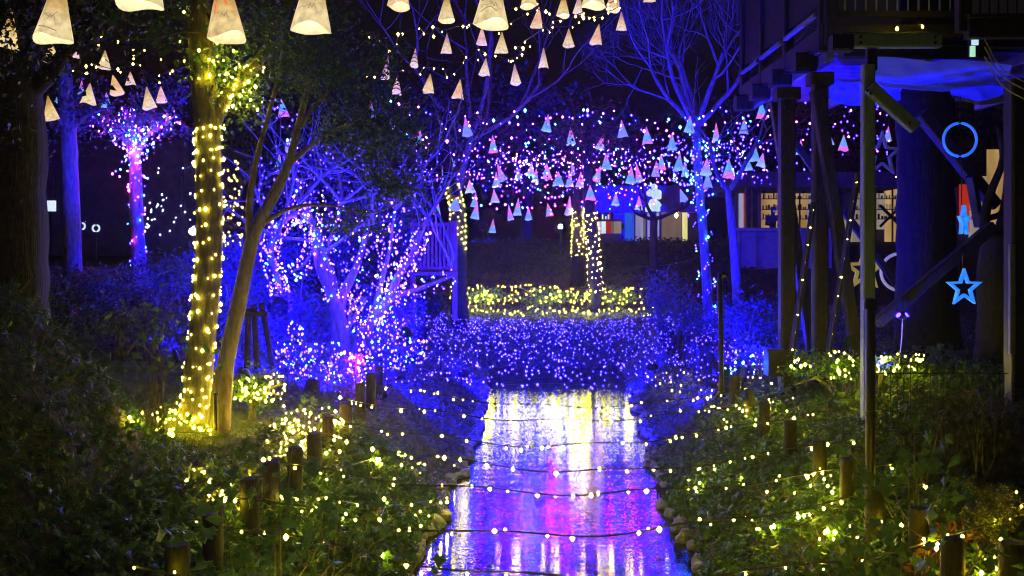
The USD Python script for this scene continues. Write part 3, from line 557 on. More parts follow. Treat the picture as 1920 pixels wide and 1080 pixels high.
# blue lit trees at left
fol = clumps(1300, P(150, 220, 17.3), (1.2, 1, .75), rg, 20, .28)
tree('blue_lit_tree', 'straight trunk lit blue at left behind the lanterns', [(136, 640), (136, 470), (131, 330), (127, 240), (118, 120)], 17, [.15, .145, .14, .13], M['blue_bark'], [(fol, .09, M['blue_leaf'])], limbs=[([(128, 250), (165, 215), (215, 200)], [.06, .03, .015])])
fol = np.vstack([clumps(1000, P(250, 235, 18), (.85, .9, .45), rg, 20, .28), clumps(500, P(300, 180, 18.3), (.7, .7, .5), rg, 12, .28)])
tr4 = [(262, 560), (260, 480), (256, 400), (254, 320), (250, 265), (245, 215)]
l4 = [([(252, 290), (225, 250), (190, 232), (172, 215)], [.06, .03, .012]), ([(254, 300), (275, 255), (305, 235), (330, 215)], [.06, .035, .015]), ([(250, 265), (240, 230), (236, 200)], [.05, .02])]
tree('wrapped_tree', 'small tree with violet bulbs round trunk and crown at left', tr4, 18, [.14, .12, .11, .10, .06], M['blue_bark'], [(fol, .08, M['blue_leaf'])], limbs=l4)
w4 = [wound(PX(tr4[:4], 18), [.13, .11], 44, rg, 7, .03)] + [wound(PX(x_, 18), [.10, .05], 60, rg, 5, .07) for x_, _ in l4] + [P(253, 275, 17.8) + rg.normal(0, 1, (90, 3)) * [.16, .1, .30]]
strings('violet and cyan string lights round the small tree at left', w4, 'led_violet', .016, wire=False, kinds=['led_violet', 'led_violet', 'led_blue', 'led_pink', 'led_cyan'])
# the gnarled purple tree
T = Thing('gnarled_tree', 'many-stemmed gnarled tree lit blue left of the canal, stems wound in violet bulbs', 'tree', P(640, 700, 16))
st = [[(640, 710), (634, 630), (640, 560), (668, 500), (690, 420), (700, 330)], [(650, 690), (640, 600), (600, 500), (592, 440), (575, 405), (545, 402), (518, 432), (506, 470), (518, 515), (526, 548)], [(634, 640), (622, 560), (612, 480), (640, 380), (630, 280)],
      [(655, 680), (690, 610), (728, 560), (748, 515), (775, 475), (792, 430), (830, 360)], [(690, 620), (735, 562), (790, 540), (852, 516)], [(650, 620), (684, 560), (660, 575), (652, 620)], [(700, 600), (712, 540), (730, 470), (745, 380), (780, 300)], [(640, 560), (600, 450), (560, 350), (540, 260)], [(590, 440), (588, 465), (570, 495), (546, 512)]]
sr = [[.17, .13, .06, .03], [.12, .09, .07, .05], [.09, .05, .03], [.13, .09, .06, .03], [.07, .03], [.04, .03], [.08, .04, .02], [.06, .03], [.04, .02]]
for s_, r_ in zip(st, sr): T.part('stem', MB().tube(curve(PX(s_, 16 + rg.normal(0, .12)), 24), np.array(r_) * .8, 8), M['bark'], smooth=True)
tb, tips = MB(), []
for (px, py, n_) in [(700, 420, 3), (640, 380, 3), (790, 430, 2), (560, 380, 3), (745, 390, 3), (612, 470, 2), (520, 440, 2), (848, 500, 2)]:
    for i in range(n_): grow(tb, P(px, py, 16 + rg.normal(0, .3)), (rg.normal(0, .6), rg.normal(0, .5), .9), 1.0, .03, 2, rg, tips, sides=5)
T.part('twigs', tb, M['blue_bark'], kind='stuff')
T.part('crown', MB().cards(np.vstack([clumps(1100, P(620, 330, 16.5), (1.2, 1, .7), rg, 24, .25), clumps(900, P(740, 360, 16.8), (.8, .9, .6), rg, 18, .25)]), .07, OVAL, rg), M['blue_leaf'], kind='stuff')
wv_ = []
for i, (n_, off, sl) in enumerate([(50, .04, slice(2, 5)), (300, .08, slice(3, 10)), (80, .05, slice(1, 4)), (190, .06, slice(1, 6)), (90, .06, slice(0, 4)), (60, .06, slice(0, 4)), (70, .05, slice(1, 4)), (50, .05, slice(1, 4)), (80, .07, slice(0, 4))]):
    wv_.append(wound(PX(st[i][sl], 15.9), [.08, .06], n_, rg, max(3, n_ // 9), off))
strings('violet string lights wound thickly round the gnarled tree stems', wv_, 'led_violet', .0145, wire=False, kinds=['led_violet', 'led_lav', 'led_lav', 'led_violet', 'led_lilac', 'led_cyan', 'led_blue'])
def zone(n, rects, D0, D1, r):
    out = []
    a = np.array([(x1 - x0) * (y1 - y0) for x0, x1, y0, y1 in rects], float); c = r.choice(len(rects), n, p=a / a.sum())
    for i in c:
        x0, x1, y0, y1 = rects[i]; out.append(P(r.uniform(x0, x1), r.uniform(y0, y1), r.uniform(D0, D1)))
    return np.array(out)
z = zone(330, [(480, 560, 180, 400), (560, 700, 270, 470), (700, 800, 290, 480), (600, 720, 430, 560)], 15, 18.5, rg)
strings('blue string lights strung through the crown of the gnarled tree', runs_of(chain(z, rg), 1.1), 'led_blue', .0145, kinds=['led_blue', 'led_blue', 'led_violet'])
z = zone(34, [(555, 610, 360, 480), (660, 720, 390, 490), (760, 800, 460, 510)], 15.2, 17, rg)
strings('warm bulbs scattered among the blue lights of the gnarled tree', runs_of(chain(z, rg), .9), 'led_white', .013)
# low bushes full of violet bulbs at the left bank
def shrub(name, label, c, rad, n, size, mat, tmpl=OVAL, k=18, group=None, stem=True, sp_=.25):
    T = Thing(name, label, 'shrub', (c[0], c[1], ground(c[0], c[1])), group)
    if stem:
        sb = MB()
        for i in range(7):
            e = np.asarray(c) + rg.normal(0, .5, 3) * np.asarray(rad); sb.tube(curve([(c[0] + rg.normal(0, .05), c[1], ground(c[0], c[1]) - .03), (np.asarray(c) + e) / 2 - [0, 0, .05], e], 6), [.02, .008], 4)
        T.part('stems', sb, M['bark'])
    p = clumps(n, c, rad, rg, k, sp_); g = ground(p[:, 0], p[:, 1]); p[:, 2] = np.maximum(p[:, 2], g + .02)
    T.part('foliage', MB().cards(p, size * rg.uniform(.6, 1.2, n), tmpl, rg), M[mat], kind='stuff'); return T
for i, (px, py, D, rad) in enumerate([(560, 670, 14.8, (.55, .5, .32)), (620, 700, 14.4, (.5, .5, .25)), (700, 640, 15.6, (.5, .5, .42)), (745, 655, 15.8, (.45, .5, .32)), (600, 735, 13.6, (.5, .45, .18))]):
    shrub('violet_lit_shrub', ['round shrub full of violet bulbs nearest the timber tree support', 'low shrub of violet and cyan bulbs below the gnarled tree', 'tall shrub of violet bulbs right of the pink flowers', 'shrub of violet bulbs beside the far left log posts', 'lowest spreading shrub of violet bulbs at the edge of the bank'][i], P(px, py, D), rad, 900, .06, 'blue_leaf')
z = zone(560, [(518, 640, 640, 740), (560, 700, 680, 745), (670, 760, 590, 690), (760, 800, 630, 680), (540, 570, 600, 640)], 13.6, 15.4, rg)
strings('violet and cyan string lights spread over the low shrubs below the gnarled tree', [z], 'led_violet', .0135, wire=False, kinds=['led_violet', 'led_lav', 'led_lav', 'led_violet', 'led_lilac', 'led_cyan', 'led_blue'])
T = shrub('flowering_shrub', 'pink flowering shrub glowing among violet bulbs left of the canal', P(668, 672, 14.2), (.16, .15, .12), 130, .06, 'pink_petal', OVAL, 8)
strings('pink bulbs inside the pink flowering shrub', [P(668, 674, 14.0) + rg.normal(0, .09, (16, 3))], 'led_pink', .018, wire=False)
# blue-lit undergrowth on the left slope
for i, (px, py, D, rad) in enumerate([(180, 545, 15, (1.0, .8, .5)), (300, 520, 16, (.9, .8, .5)), (230, 610, 13, (.8, .6, .35)), (440, 600, 15, (.6, .6, .5)), (560, 590, 17.5, (.6, .6, .55)), (70, 600, 12.5, (.7, .7, .5))]):
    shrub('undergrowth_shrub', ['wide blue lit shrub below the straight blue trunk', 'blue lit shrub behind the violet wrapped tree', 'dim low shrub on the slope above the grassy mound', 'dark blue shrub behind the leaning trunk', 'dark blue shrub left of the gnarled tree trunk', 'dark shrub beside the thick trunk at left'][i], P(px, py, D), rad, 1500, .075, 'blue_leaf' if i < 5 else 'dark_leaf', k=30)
for i, (px, py, D, rad) in enumerate([(520, 480, 20, (1.1, .7, 1.3)), (640, 470, 21, (1.1, .7, 1.4)), (750, 440, 22.5, (1.0, .7, 1.4)), (720, 590, 19, (.8, .6, .6)), (420, 520, 19.5, (.9, .7, .9))]):
    shrub('tall_shrub', ['tall blue lit bush behind the arched violet stems', 'tall blue lit bush behind the middle of the gnarled tree', 'tall blue lit bush left of the timber balcony', 'blue lit bush low behind the far left log posts', 'blue lit bush seen between the yellow trunk and the leaning trunk'][i], P(px, py, D), rad, 3000, .085, 'blue_leaf', k=60, sp_=.22)
# ---- trees behind the canal
def bare(name, label, base_px, D, starts, mat, seed, lights=None, depth=4, length=2.0, r=.10):
    g = np.random.default_rng(seed); b = PX(base_px, D); b[0, 2] = ground(b[0, 0], b[0, 1]) - .1
    T = Thing(name, label, 'tree', b[0]); T.part('trunk', MB().tube(curve(b, 16), np.linspace(r * 1.4, r, 16), 8), M[mat], smooth=True)
    keep, tips = [], []
    mb = MB()
    for (dx, dz, s_) in starts:
        grow(mb, b[-1], (dx, g.normal(0, .35), dz), length * s_, r * .75, depth, g, tips, up=.15, bend=.22, n=6, keep=keep, sides=6, thin=.6)
    T.part('branches', mb, M[mat], kind='stuff'); return T, keep, tips
T, kp, tp_ = bare('bare_tree', 'bare tree lit blue with spreading branches at upper middle', [(848, 500), (850, 400), (866, 320), (882, 262)], 37, [(-.75, .8, 1), (-.25, 1, 1.1), (.35, 1, 1.2), (.9, .8, 1.2), (1.2, .5, 1)], 'blue_bark', 4, r=.13, length=3.3, depth=3)
T, kp2, _ = bare('bare_tree', 'largest bare tree with dense blue twigs left of the treehouse', [(1330, 640), (1322, 480), (1312, 360), (1305, 240)], 23, [(-.9, .8, 1), (-.45, 1, 1.1), (0, 1, 1.1), (.4, 1, 1), (.9, .9, .9), (-.1, .8, 1), (-.7, 1.1, 1.1)], 'blue_bark', 11, r=.085, length=1.75, depth=5)
T, kp3, _ = bare('bare_tree', 'slender bare tree with crossing stems in front of the cafe', [(1386, 625), (1380, 520), (1372, 420), (1366, 360)], 19, [(-.6, .9, .7), (.5, .9, .7)], 'blue_bark', 15, r=.07, length=1.5, depth=3)
T, kp4, _ = bare('bare_tree', 'small dark bent tree standing before the lit pavilion', [(1228, 470), (1226, 440), (1228, 410)], 33, [(-.6, 1.2, .5), (.9, .1, .8), (-1, -.1, .4)], 'dark_bark', 8, r=.10, length=1.6, depth=1)
w_ = [wound(PX([(1328, 600), (1322, 480), (1312, 360), (1306, 250)], 23), [.16, .14], 100, rg, 8, .03), wound(PX([(1308, 400), (1290, 340), (1270, 300), (1250, 270)], 22.8), [.12, .1], 46, rg, 6, .1), wound(PX([(1310, 360), (1345, 320), (1385, 270), (1420, 240)], 22.8), [.15, .2], 56, rg, 6, .15)]
strings('blue and violet string lights round the largest bare tree', w_ + [zone(120, [(1255, 1400, 260, 345)], 21.5, 24, rg)], 'led_blue', .018, wire=False, kinds=['led_blue', 'led_blue', 'led_violet', 'led_cyan'])
for i, (pts, D, n_, m_, lab, lab2) in enumerate([([(1117, 548), (1114, 490), (1110, 440), (1106, 395), (1103, 340)], 29, 150, 'led_white', 'trunk thickly wound in warm white bulbs at the canal end', 'warm white string light wound round the trunk at the canal end'),
        ([(1082, 480), (1083, 430), (1084, 388), (1085, 330)], 34, 80, 'led_yellow', 'trunk wound in yellow-green bulbs left of the warm white one', 'yellow string light wound round the farther trunk'), ([(862, 470), (858, 400), (846, 345), (838, 300)], 27, 70, 'led_yellow', 'thin trunk with yellow bulbs beside the timber balcony', 'yellow string light round the thin trunk by the balcony')]):
    fo = clumps(700, P(pts[-1][0], pts[-1][1] - 90, D), (1.8, 1.5, 1.2), rg, 18, .25)
    tree('park_tree', lab, pts + [(pts[-1][0] - 4, pts[-1][1] - 90)], D, [.19, .18, .16, .1], M['dark_bark'], [(fo, .12, M['dark_leaf'])])
    strings(lab2, [wound(PX(pts[:-1], D), [.19, .18], n_, rg, 14, .02)], m_, .021 if m_ == 'led_white' else .017)
# great trunk under the treehouse, brown forked tree, and dark trees far behind
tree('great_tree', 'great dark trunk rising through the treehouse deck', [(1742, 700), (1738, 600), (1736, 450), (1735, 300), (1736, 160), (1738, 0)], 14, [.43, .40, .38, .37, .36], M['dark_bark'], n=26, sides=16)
tree('forked_tree', 'brown forked tree trunk before the lit windows at right', [(1872, 690), (1870, 600), (1866, 500), (1868, 440)], 12.2, [.26, .23, .2, .15], M['log'], limbs=[([(1866, 470), (1884, 400), (1892, 320), (1888, 200)], [.09, .06, .05]), ([(1866, 480), (1846, 420), (1858, 360), (1880, 300), (1872, 240)], [.08, .05, .03]), ([(1872, 470), (1900, 420), (1906, 380)], [.07, .04]), ([(1850, 410), (1876, 400), (1888, 370)], [.04, .03])])
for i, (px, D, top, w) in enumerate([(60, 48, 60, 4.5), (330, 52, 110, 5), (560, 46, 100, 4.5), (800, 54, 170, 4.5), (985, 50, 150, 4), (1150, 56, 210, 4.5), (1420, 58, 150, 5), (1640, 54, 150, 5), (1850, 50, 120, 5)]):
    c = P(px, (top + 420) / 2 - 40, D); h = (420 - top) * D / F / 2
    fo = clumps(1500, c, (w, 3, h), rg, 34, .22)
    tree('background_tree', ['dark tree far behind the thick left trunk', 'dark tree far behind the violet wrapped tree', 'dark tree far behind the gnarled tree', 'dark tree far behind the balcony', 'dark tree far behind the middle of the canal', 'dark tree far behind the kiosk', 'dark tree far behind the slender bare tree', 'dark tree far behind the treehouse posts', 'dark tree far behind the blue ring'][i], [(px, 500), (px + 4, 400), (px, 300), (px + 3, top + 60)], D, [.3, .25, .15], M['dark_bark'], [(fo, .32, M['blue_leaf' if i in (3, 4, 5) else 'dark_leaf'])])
# hedges at the canal end
shrub('clipped_hedge', 'dark rounded bush at the left corner of the canal end', P(815, 572, 26.5), (.55, .5, .42), 1500, .08, 'dark_leaf', k=40)
for i, (x0, x1) in enumerate([(850, 960), (960, 1090), (1090, 1205)]):
    c = P((x0 + x1) / 2, 556, 29.5); shrub('lit_hedge', ['left part of the low hedge strewn with yellow bulbs at the canal end', 'middle part of the low hedge strewn with yellow bulbs at the canal end', 'right part of the low hedge strewn with yellow bulbs below the warm white trunk'][i], c, ((x1 - x0) * 29.5 / F / 2, .5, .30), 1500, .075, 'leaf', k=40)
z = zone(170, [(845, 1000, 532, 568), (1000, 1205, 536, 568)], 28.6, 29.4, rg)
strings('yellow string lights spread over the low hedge at the canal end', runs_of(chain(z, rg), .7), 'led_hedge', .019)
for i, (px, py, D, rad) in enumerate([(1240, 560, 24, (.6, .6, .8)), (1290, 600, 21, (.55, .6, .6)), (1400, 590, 18, (.9, .7, .6)), (1180, 510, 36, (2.2, 1, .5)), (960, 500, 36, (1.6, 1, .7)), (1430, 655, 14.5, (.5, .5, .28))]):
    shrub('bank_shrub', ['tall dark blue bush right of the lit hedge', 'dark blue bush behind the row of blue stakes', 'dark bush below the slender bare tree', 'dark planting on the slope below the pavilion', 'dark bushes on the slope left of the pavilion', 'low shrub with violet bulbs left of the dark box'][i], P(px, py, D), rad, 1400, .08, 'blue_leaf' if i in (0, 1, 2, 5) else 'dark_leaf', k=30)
z = zone(60, [(1360, 1440, 655, 700)], 13.2, 14.6, rg); strings('violet bulbs in the low shrub left of the dark box', [z], 'led_violet', .0135, wire=False, kinds=['led_violet', 'led_blue', 'led_cyan'])

# ================================================================ ground cover
def cover(name, label, pts, size, mat, tmpl, seed, lift=.35, bias=(0, -.3, .8), spread=.7):
    r = np.random.default_rng(seed); h = meshkit.fbm(pts * [2.2, 2.2, 0], 3, seed); near_post = ss(.05, .45, np.minimum(np.abs(pts[:, 0] + 1.72), np.abs(pts[:, 0] - right_line(pts[:, 1])))); pts = pts + np.stack([0 * h, 0 * h, (np.abs(h - .35) * lift) * (.15 + .85 * near_post) + r.uniform(0, .06, len(h))], 1)
    single(name, MB().cards(pts, size * r.uniform(.5, 1.25, len(pts)), tmpl, r, bias, spread), M[mat], label, 'ground cover', kind='stuff')
r_ = np.random.default_rng(31)
fade = lambda a, b: (lambda x, y: 1 - ss(a, b, y))
pl = on_ground(19000, -2.6, -.85, 4.2, 12.5, r_, lambda x, y: (1 - ss(9, 12.5, y)) * np.where(x < -1.9, .6, 1))
cover('ivy', 'ivy covering the left canal bank', pl, .098, 'ivy', IVY, 1, .5)
pl = on_ground(7000, -3.9, -1.9, 4.0, 8.6, r_, lambda x, y: ss(-3.6, -2.6, x)); cover('ivy', 'ivy trailing down the foot of the grassy mound', pl, .075, 'ivy', IVY, 2, .35, (.5, -.4, .6))
pl = on_ground(32000, 1.65, 5.2, 4.4, 14.5, r_, lambda x, y: (1 - ss(11, 14.5, y)) * np.where(x > 3, .6, 1)); cover('ivy', 'ivy and leafy growth covering the right canal bank', pl, .095, 'ivy', IVY, 3, .5, (-.2, -.3, .8))
pl = on_ground(26000, -6.5, -2.3, 4.0, 9.0, r_); cover('grass', 'fine dark grass hanging over the rounded mound at left', pl, .17, 'grass', BLADE, 4, .05, (.3, -.5, .3), .9)
pl = on_ground(6000, -5.0, -2.2, 8.8, 13, r_); cover('grass', 'short bright grass round the foot of the yellow lit tree', pl, .14, 'grass', BLADE, 5, .05, (0, -1, .2), .7)
pl = on_ground(9000, -8, -2, 12.5, 24, r_); cover('undergrowth', 'low blue lit undergrowth on the left slope', pl, .11, 'blue_leaf', OVAL, 6, .3)
pl = on_ground(9000, 2.7, 9, 11.5, 26, r_); cover('undergrowth', 'low dark undergrowth on the right slope below the treehouse', pl, .11, 'blue_leaf', OVAL, 7, .3)
pl = on_ground(12000, -2.6, 4.4, 25.9, 31, r_); cover('undergrowth', 'low planting at the end of the canal', pl, .09, 'blue_leaf', OVAL, 8, .25)
pl = on_ground(6000, -5, 9, 31, 42, r_); cover('undergrowth', 'dark planting on the slope before the pavilion', pl, .16, 'dark_leaf', OVAL, 9, .3)
pl = on_ground(5500, -1.9, -.55, 11, 26, r_); cover('undergrowth', 'sparse growth on the far left canal side', pl, .07, 'blue_leaf', OVAL, 10, .12)
pl = on_ground(5500, 1.9, 3.4, 11, 26, r_); cover('undergrowth', 'sparse growth on the far right canal side', pl, .07, 'blue_leaf', OVAL, 11, .12)
pl = on_ground(2600, -2.4, 4.6, 4.4, 13, r_, lambda x, y: ((x < xl(y) - .1) | (x > xr(y) + .1)) * 1.0); cover('fallen_leaf_litter', 'scattered brown leaves among the ivy on both banks', pl, .075, 'brown_leaf', OVAL, 12, .35, (0, -.1, 1), .4)
pl = on_ground(5200, 1.8, 5.2, 4.4, 12, r_, lambda x, y: (meshkit.fbm(np.stack([x * 1.6, y * 1.6, 0 * x], -1), 2, 9) > .55) * 1.0); cover('grass', 'tufts of longer grass among the ivy of the right bank', pl, .24, 'grass', BLADE, 13, .05, (0, -1, .25), .5)
pl = on_ground(4200, -2.4, -.9, 4.4, 12, r_, lambda x, y: (meshkit.fbm(np.stack([x * 1.6, y * 1.6, 0 * x], -1), 2, 8) > .56) * 1.0); cover('grass', 'tufts of longer grass among the ivy of the left bank', pl, .24, 'grass', BLADE, 14, .05, (0, -1, .25), .5)
M['stone'] = rough_mat('edge_stone', (.08, .08, .08), (.2, .19, .18), 8, .7)
for sd_, nm_ in ((0, 'left'), (1, 'right')):
    T = Thing('stone_edging', f'rough stones along the {nm_} water edge of the canal', 'stones', (xl(10.) if sd_ == 0 else xr(10.), 10, 0))
    y_ = 7.6
    while y_ < 22:
        w_ = r_.uniform(.10, .24); x_ = xl(y_) - w_ * .35 if sd_ == 0 else xr(y_) + w_ * .35
        st_ = trimesh.creation.icosphere(1, 1.0); v_ = st_.vertices * (1 + .3 * (meshkit.fbm(st_.vertices * 1.7 + y_ * 9, 2, 4)[:, None] - .5) * 2) * [w_ * .55, w_ * .65, w_ * .42] + [x_ + r_.normal(0, .03), y_, .03]
        T.part('stone', MB().add(v_, st_.faces), M['stone']); y_ += w_ * r_.uniform(.9, 1.8)
# dry grass tuft, golden conifer, leafy plants near the camera
T = Thing('dry_grass_clump', 'big clump of dry dark grass under the right end of the treehouse', 'grass clump', P(1850, 800, 7.6))
c_ = P(1850, 800, 7.6); c_[2] = ground(c_[0], c_[1]); bl = MB()
for i in range(420):
    a = r_.uniform(0, 2 * np.pi); o = r_.normal(0, .14, 2); L_ = r_.uniform(.4, 1.0); d = np.array([math.cos(a), math.sin(a) * .8, 0]) * r_.uniform(.15, .75)
    bl.tube(curve([c_ + [o[0], o[1], 0], c_ + [o[0], o[1], 0] + d * L_ * .45 + [0, 0, L_ * .62], c_ + [o[0], o[1], 0] + d * L_ * 1.1 + [0, 0, L_ * .66]], 5), [.004, .001], 3, False)
T.part('blades', bl, M['dry_grass'], kind='stuff')
T = Thing('golden_conifer', 'small golden conifer lit yellow beside the nearest right posts', 'shrub', P(1880, 1000, 6.0)); cc_ = P(1880, 975, 6.1)
sb = MB(); fp = []
for i in range(26):
    a = r_.uniform(-2.6, 2.6); e = cc_ + [r_.normal(0, .2), r_.normal(0, .16), r_.uniform(-.2, .24)]; b0 = cc_ + [.05, .05, -.35]
    c2 = curve([b0, (b0 + e) / 2 + [0, 0, .12], e], 10); sb.tube(c2, [.008, .003], 4); fp.append(np.repeat(c2[4:], 26, 0) + r_.normal(0, .022, (26 * 6, 3)))
T.part('stems', sb, M['bark']); T.part('foliage', MB().cards(np.vstack(fp), .028, OVAL, r_, (0, 0, 1), .8), M['golden_leaf'], kind='stuff')
strings('warm bulbs in the golden conifer by the nearest right posts', chain([P(*q_, D_) for *q_, D_ in [(1906, 918, 6.0), (1895, 968, 5.9), (1865, 1040, 5.75), (1868, 1062, 5.75), (1840, 1070, 5.75), (1850, 1045, 5.8), (1915, 945, 6.1), (1876, 1006, 5.85)]], r_), 'led_amber', .012, single_bulbs=True)
pl = np.array([P(px, py, 6.2) for px, py in np.column_stack([r_.normal(1765, 24, 150), r_.normal(1010, 22, 150)])]); pl[:, 2] = ground(pl[:, 0], pl[:, 1]) + .02 + r_.uniform(0, .22, 150)
T = Thing('fallen_leaves', 'reddish brown leaves heaped beside the right bank log posts', 'leaves', pl[0])
for p_ in pl: T.part('leaf', MB().cards(p_[None], r_.uniform(.06, .1), OVAL, r_, (0, -.4, .8), .6), M['brown_leaf'])
strings('orange bulbs among the brown leaves on the right bank', chain([P(px, py, 6.0) for px, py in [(1758, 1017), (1770, 1012), (1777, 1000), (1756, 1025), (1732, 1008), (1690, 982)]], r_), 'led_amber', .009, single_bulbs=True)
def leafy(name, label, c, n, size, seed, spread=(.3, .25, .22), mat='leaf'):
    r = np.random.default_rng(seed); T = Thing(name, label, 'plant', (c[0], c[1], ground(c[0], c[1])))
    for i in range(n):
        e = np.asarray(c) + r.normal(0, 1, 3) * spread; b0 = np.array([c[0] + r.normal(0, .06), c[1] + r.normal(0, .06), ground(c[0], c[1])])
        if i % 3 == 0: T.part('stem', MB().tube(curve([b0, (b0 + e) / 2 + [0, 0, .06], e], 7), [.006, .003], 4, False), M['bark'])
        T.part('leaf', MB().cards(e[None], size * r.uniform(.6, 1.25), IVY if i % 4 else OVAL, r, (0, -.7, .5), .5), M[mat])
leafy('leafy_plant', 'bright green leafy climber at the bottom left before the log posts', P(480, 985, 5.6), 60, .115, 3)
leafy('leafy_plant', 'bright green leafy plant on the right bank at the bottom edge', P(1665, 1030, 5.5), 60, .12, 4, (.34, .25, .14))
leafy('leafy_plant', 'leafy plant with yellow-green leaves at the bottom middle of the left bank', P(620, 1030, 5.9), 50, .10, 5, (.35, .25, .16))
leafy('leafy_plant', 'broad-leaved plant between the pole and the wire fence', P(1700, 880, 7.0), 46, .13, 6, (.28, .25, .25), 'ivy')
leafy('leafy_plant', 'pale-leaved sapling in front of the yellow lit trunk at left', P(300, 640, 10.2), 46, .11, 7, (.35, .3, .3))
shrub('lit_green_shrub', 'round green shrub with yellow bulbs right of the leaning trunk', P(470, 728, 11.5), (.36, .35, .26), 1300, .055, 'grass', k=24)
shrub('lit_green_shrub', 'green shrub with yellow bulbs round the feet of the treehouse posts', P(1585, 685, 11.6), (.7, .5, .22), 1600, .06, 'leaf', k=26)

# ================================================================ bulbs on the ground and over the canal
def hit(px, py, up=.05):
    D = np.linspace(4.2, 45, 1600); p = np.stack([(px - 960) * D / F, D, EYE - (py - HOR) * D / F], 1); g = ground(p[:, 0], p[:, 1])
    i = int(np.argmax(p[:, 2] < g + up)); return np.array([p[i, 0], p[i, 1], g[i] + up])
def ground_bulbs(n, rects, r, up=.06):
    a = np.array([(x1 - x0) * (y1 - y0) for x0, x1, y0, y1 in rects], float); o = []
    for i in r.choice(len(rects), n, p=a / a.sum()):
        x0, x1, y0, y1 = rects[i]; o.append(hit(r.uniform(x0, x1), r.uniform(y0, y1), up + r.uniform(0, .08)))
    return np.array(o)
rb = np.random.default_rng(77)
strings('yellow bulbs strewn in the grass round the foot of the yellow lit tree', runs_of(chain(ground_bulbs(58, [(240, 330, 760, 790), (290, 400, 775, 815), (330, 400, 750, 800)], rb), rb), .6), 'led_yellow', .0125, single_bulbs=True)
strings('orange bulbs strewn on the left bank between the log posts and the mound', runs_of(chain(ground_bulbs(76, [(345, 400, 880, 905), (390, 470, 865, 950), (420, 465, 880, 930)], rb, .1), rb), .5), 'led_warm', .010, single_bulbs=True)
strings('orange bulbs strewn behind the middle log posts on the left bank', runs_of(chain(ground_bulbs(130, [(500, 560, 790, 870), (520, 640, 760, 850), (600, 660, 745, 800)], rb, .1), rb), .6), 'led_warm', .0115, single_bulbs=True)
strings('yellow bulbs in the round green shrub right of the leaning trunk', runs_of(chain(zone(66, [(428, 470, 705, 755), (470, 535, 695, 750)], 11.0, 11.4, rb), rb), .5), 'led_yellow', .0115, single_bulbs=True)
strings('yellow bulbs in the green shrub round the feet of the treehouse posts', runs_of(chain(zone(62, [(1555, 1605, 655, 710), (1480, 1520, 668, 690), (1645, 1735, 660, 700)], 10.9, 11.4, rb), rb), .7), 'led_yellow', .0125, single_bulbs=True)
strings('spaced yellow bulbs down the two slanting poles under the treehouse', [np.array([P(1524 - t * 38, 392 + t * 262, 12.35) for t in np.linspace(0, 1, 9)]), np.array([P(1606 - t * 52, 340 + t * 320, 12.35) for t in np.linspace(0, 1, 10)])], 'led_trunk', .010, single_bulbs=True, wr=.012)
T = Thing('slanting_poles', 'two thin slanting poles under the treehouse with yellow bulbs on them', 'poles', P(1555, 660, 12.4))
for a, b in (((1526, 380), (1484, 668)), ((1609, 325), (1551, 674))): T.part('pole', MB().tube([P(*a, 12.45), P(*b, 12.45)], .042, 8), M['dark_wood'])
for lab_, rect_, n_ in [('yellow string light lying in the ivy at the middle of the right bank', (1290, 1575, 876, 925), 24), ('lower yellow string light lying in the ivy of the right bank', (1390, 1670, 960, 1012), 22), ('upper yellow string light lying in the ivy of the right bank', (1315, 1490, 745, 800), 20), ('farthest yellow string light lying along the right bank edge', (1215, 1440, 690, 735), 20), ('yellow string light lying in the ivy below the left log posts', (600, 860, 850, 900), 22), ('lower yellow string light lying in the ivy of the left bank', (520, 850, 930, 990), 24)]:
    strings(lab_, runs_of(chain(ground_bulbs(n_, [rect_], rb, .16), rb), 1.2), 'led_net', .0112, single_bulbs=True, wr=.004)
# rows across the canal
rowD = [5.25, 6.1, 7.0, 8.0, 9.1, 10.3, 11.6, 12.9]
for i, D in enumerate(rowD):
    n = [22, 22, 24, 24, 26, 28, 30, 32][i]; st_ = rb.choice([.25, .6, 1.0, 1.6], n, p=[.25, .25, .3, .2]); u = np.cumsum(st_); u = (u - u[0]) / (u[-1] - u[0])
    wid = right_line(D) + 2.3; sagf = lambda u_: .30 * np.sin(np.pi * u_) + .02 * np.sin(u_ * 23 + i)
    def along(u_):
        x = -1.95 + wid * u_; y = D + .16 * np.sin(u_ * 4 + i * 2); z = 1.29 - sagf(u_); return np.stack([x, y, np.maximum(z, ground(x, y) + .14)], 1)
    pts = along(u) + rb.normal(0, 1, (n, 3)) * [0, .02, .012]
    T = strings(f'{ORD[i + 1]} string of yellow bulbs stretched across the canal from the camera', pts, 'led_net', .0112 if D < 9 else .0122, single_bulbs=True, wire=False)
    T.part('wire', MB().tube(along(np.linspace(0, 1, 60)), .0065, 4, False), M['wire'])
rowB = np.arange(13.7, 27.6, .62)
for i, D in enumerate(rowB):
    n = 64; x = np.sort(rb.uniform(-2.5, right_line(D) + 1.1, n)); y = D + .22 * np.sin(x * 2.1 + D * 3) + rb.normal(0, .10, n); z = 1.30 - .14 * np.sin(np.pi * (x + 1.95) / (right_line(D) + 2.2)) + rb.normal(0, .03, n); z = np.maximum(z, ground(x, y) + .06)
    strings(f'{(["", "first"] + ORD[2:])[i + 1]} string of lavender blue bulbs across the canal beyond the yellow ones', [np.stack([x, y, z], 1)], 'led_blue', .0112, wr=.003, kinds=['led_lav', 'led_blue', 'led_lav', 'led_violet'])
x = np.linspace(-1.6, 3.9, 70) + rb.normal(0, .04, 70); y = 27.9 + rb.normal(0, .2, 70)
strings('yellow string light along the far edge of the blue bulb field', [np.stack([x, y, 1.42 + rb.normal(0, .05, 70)], 1)], 'led_hedge', .0175)
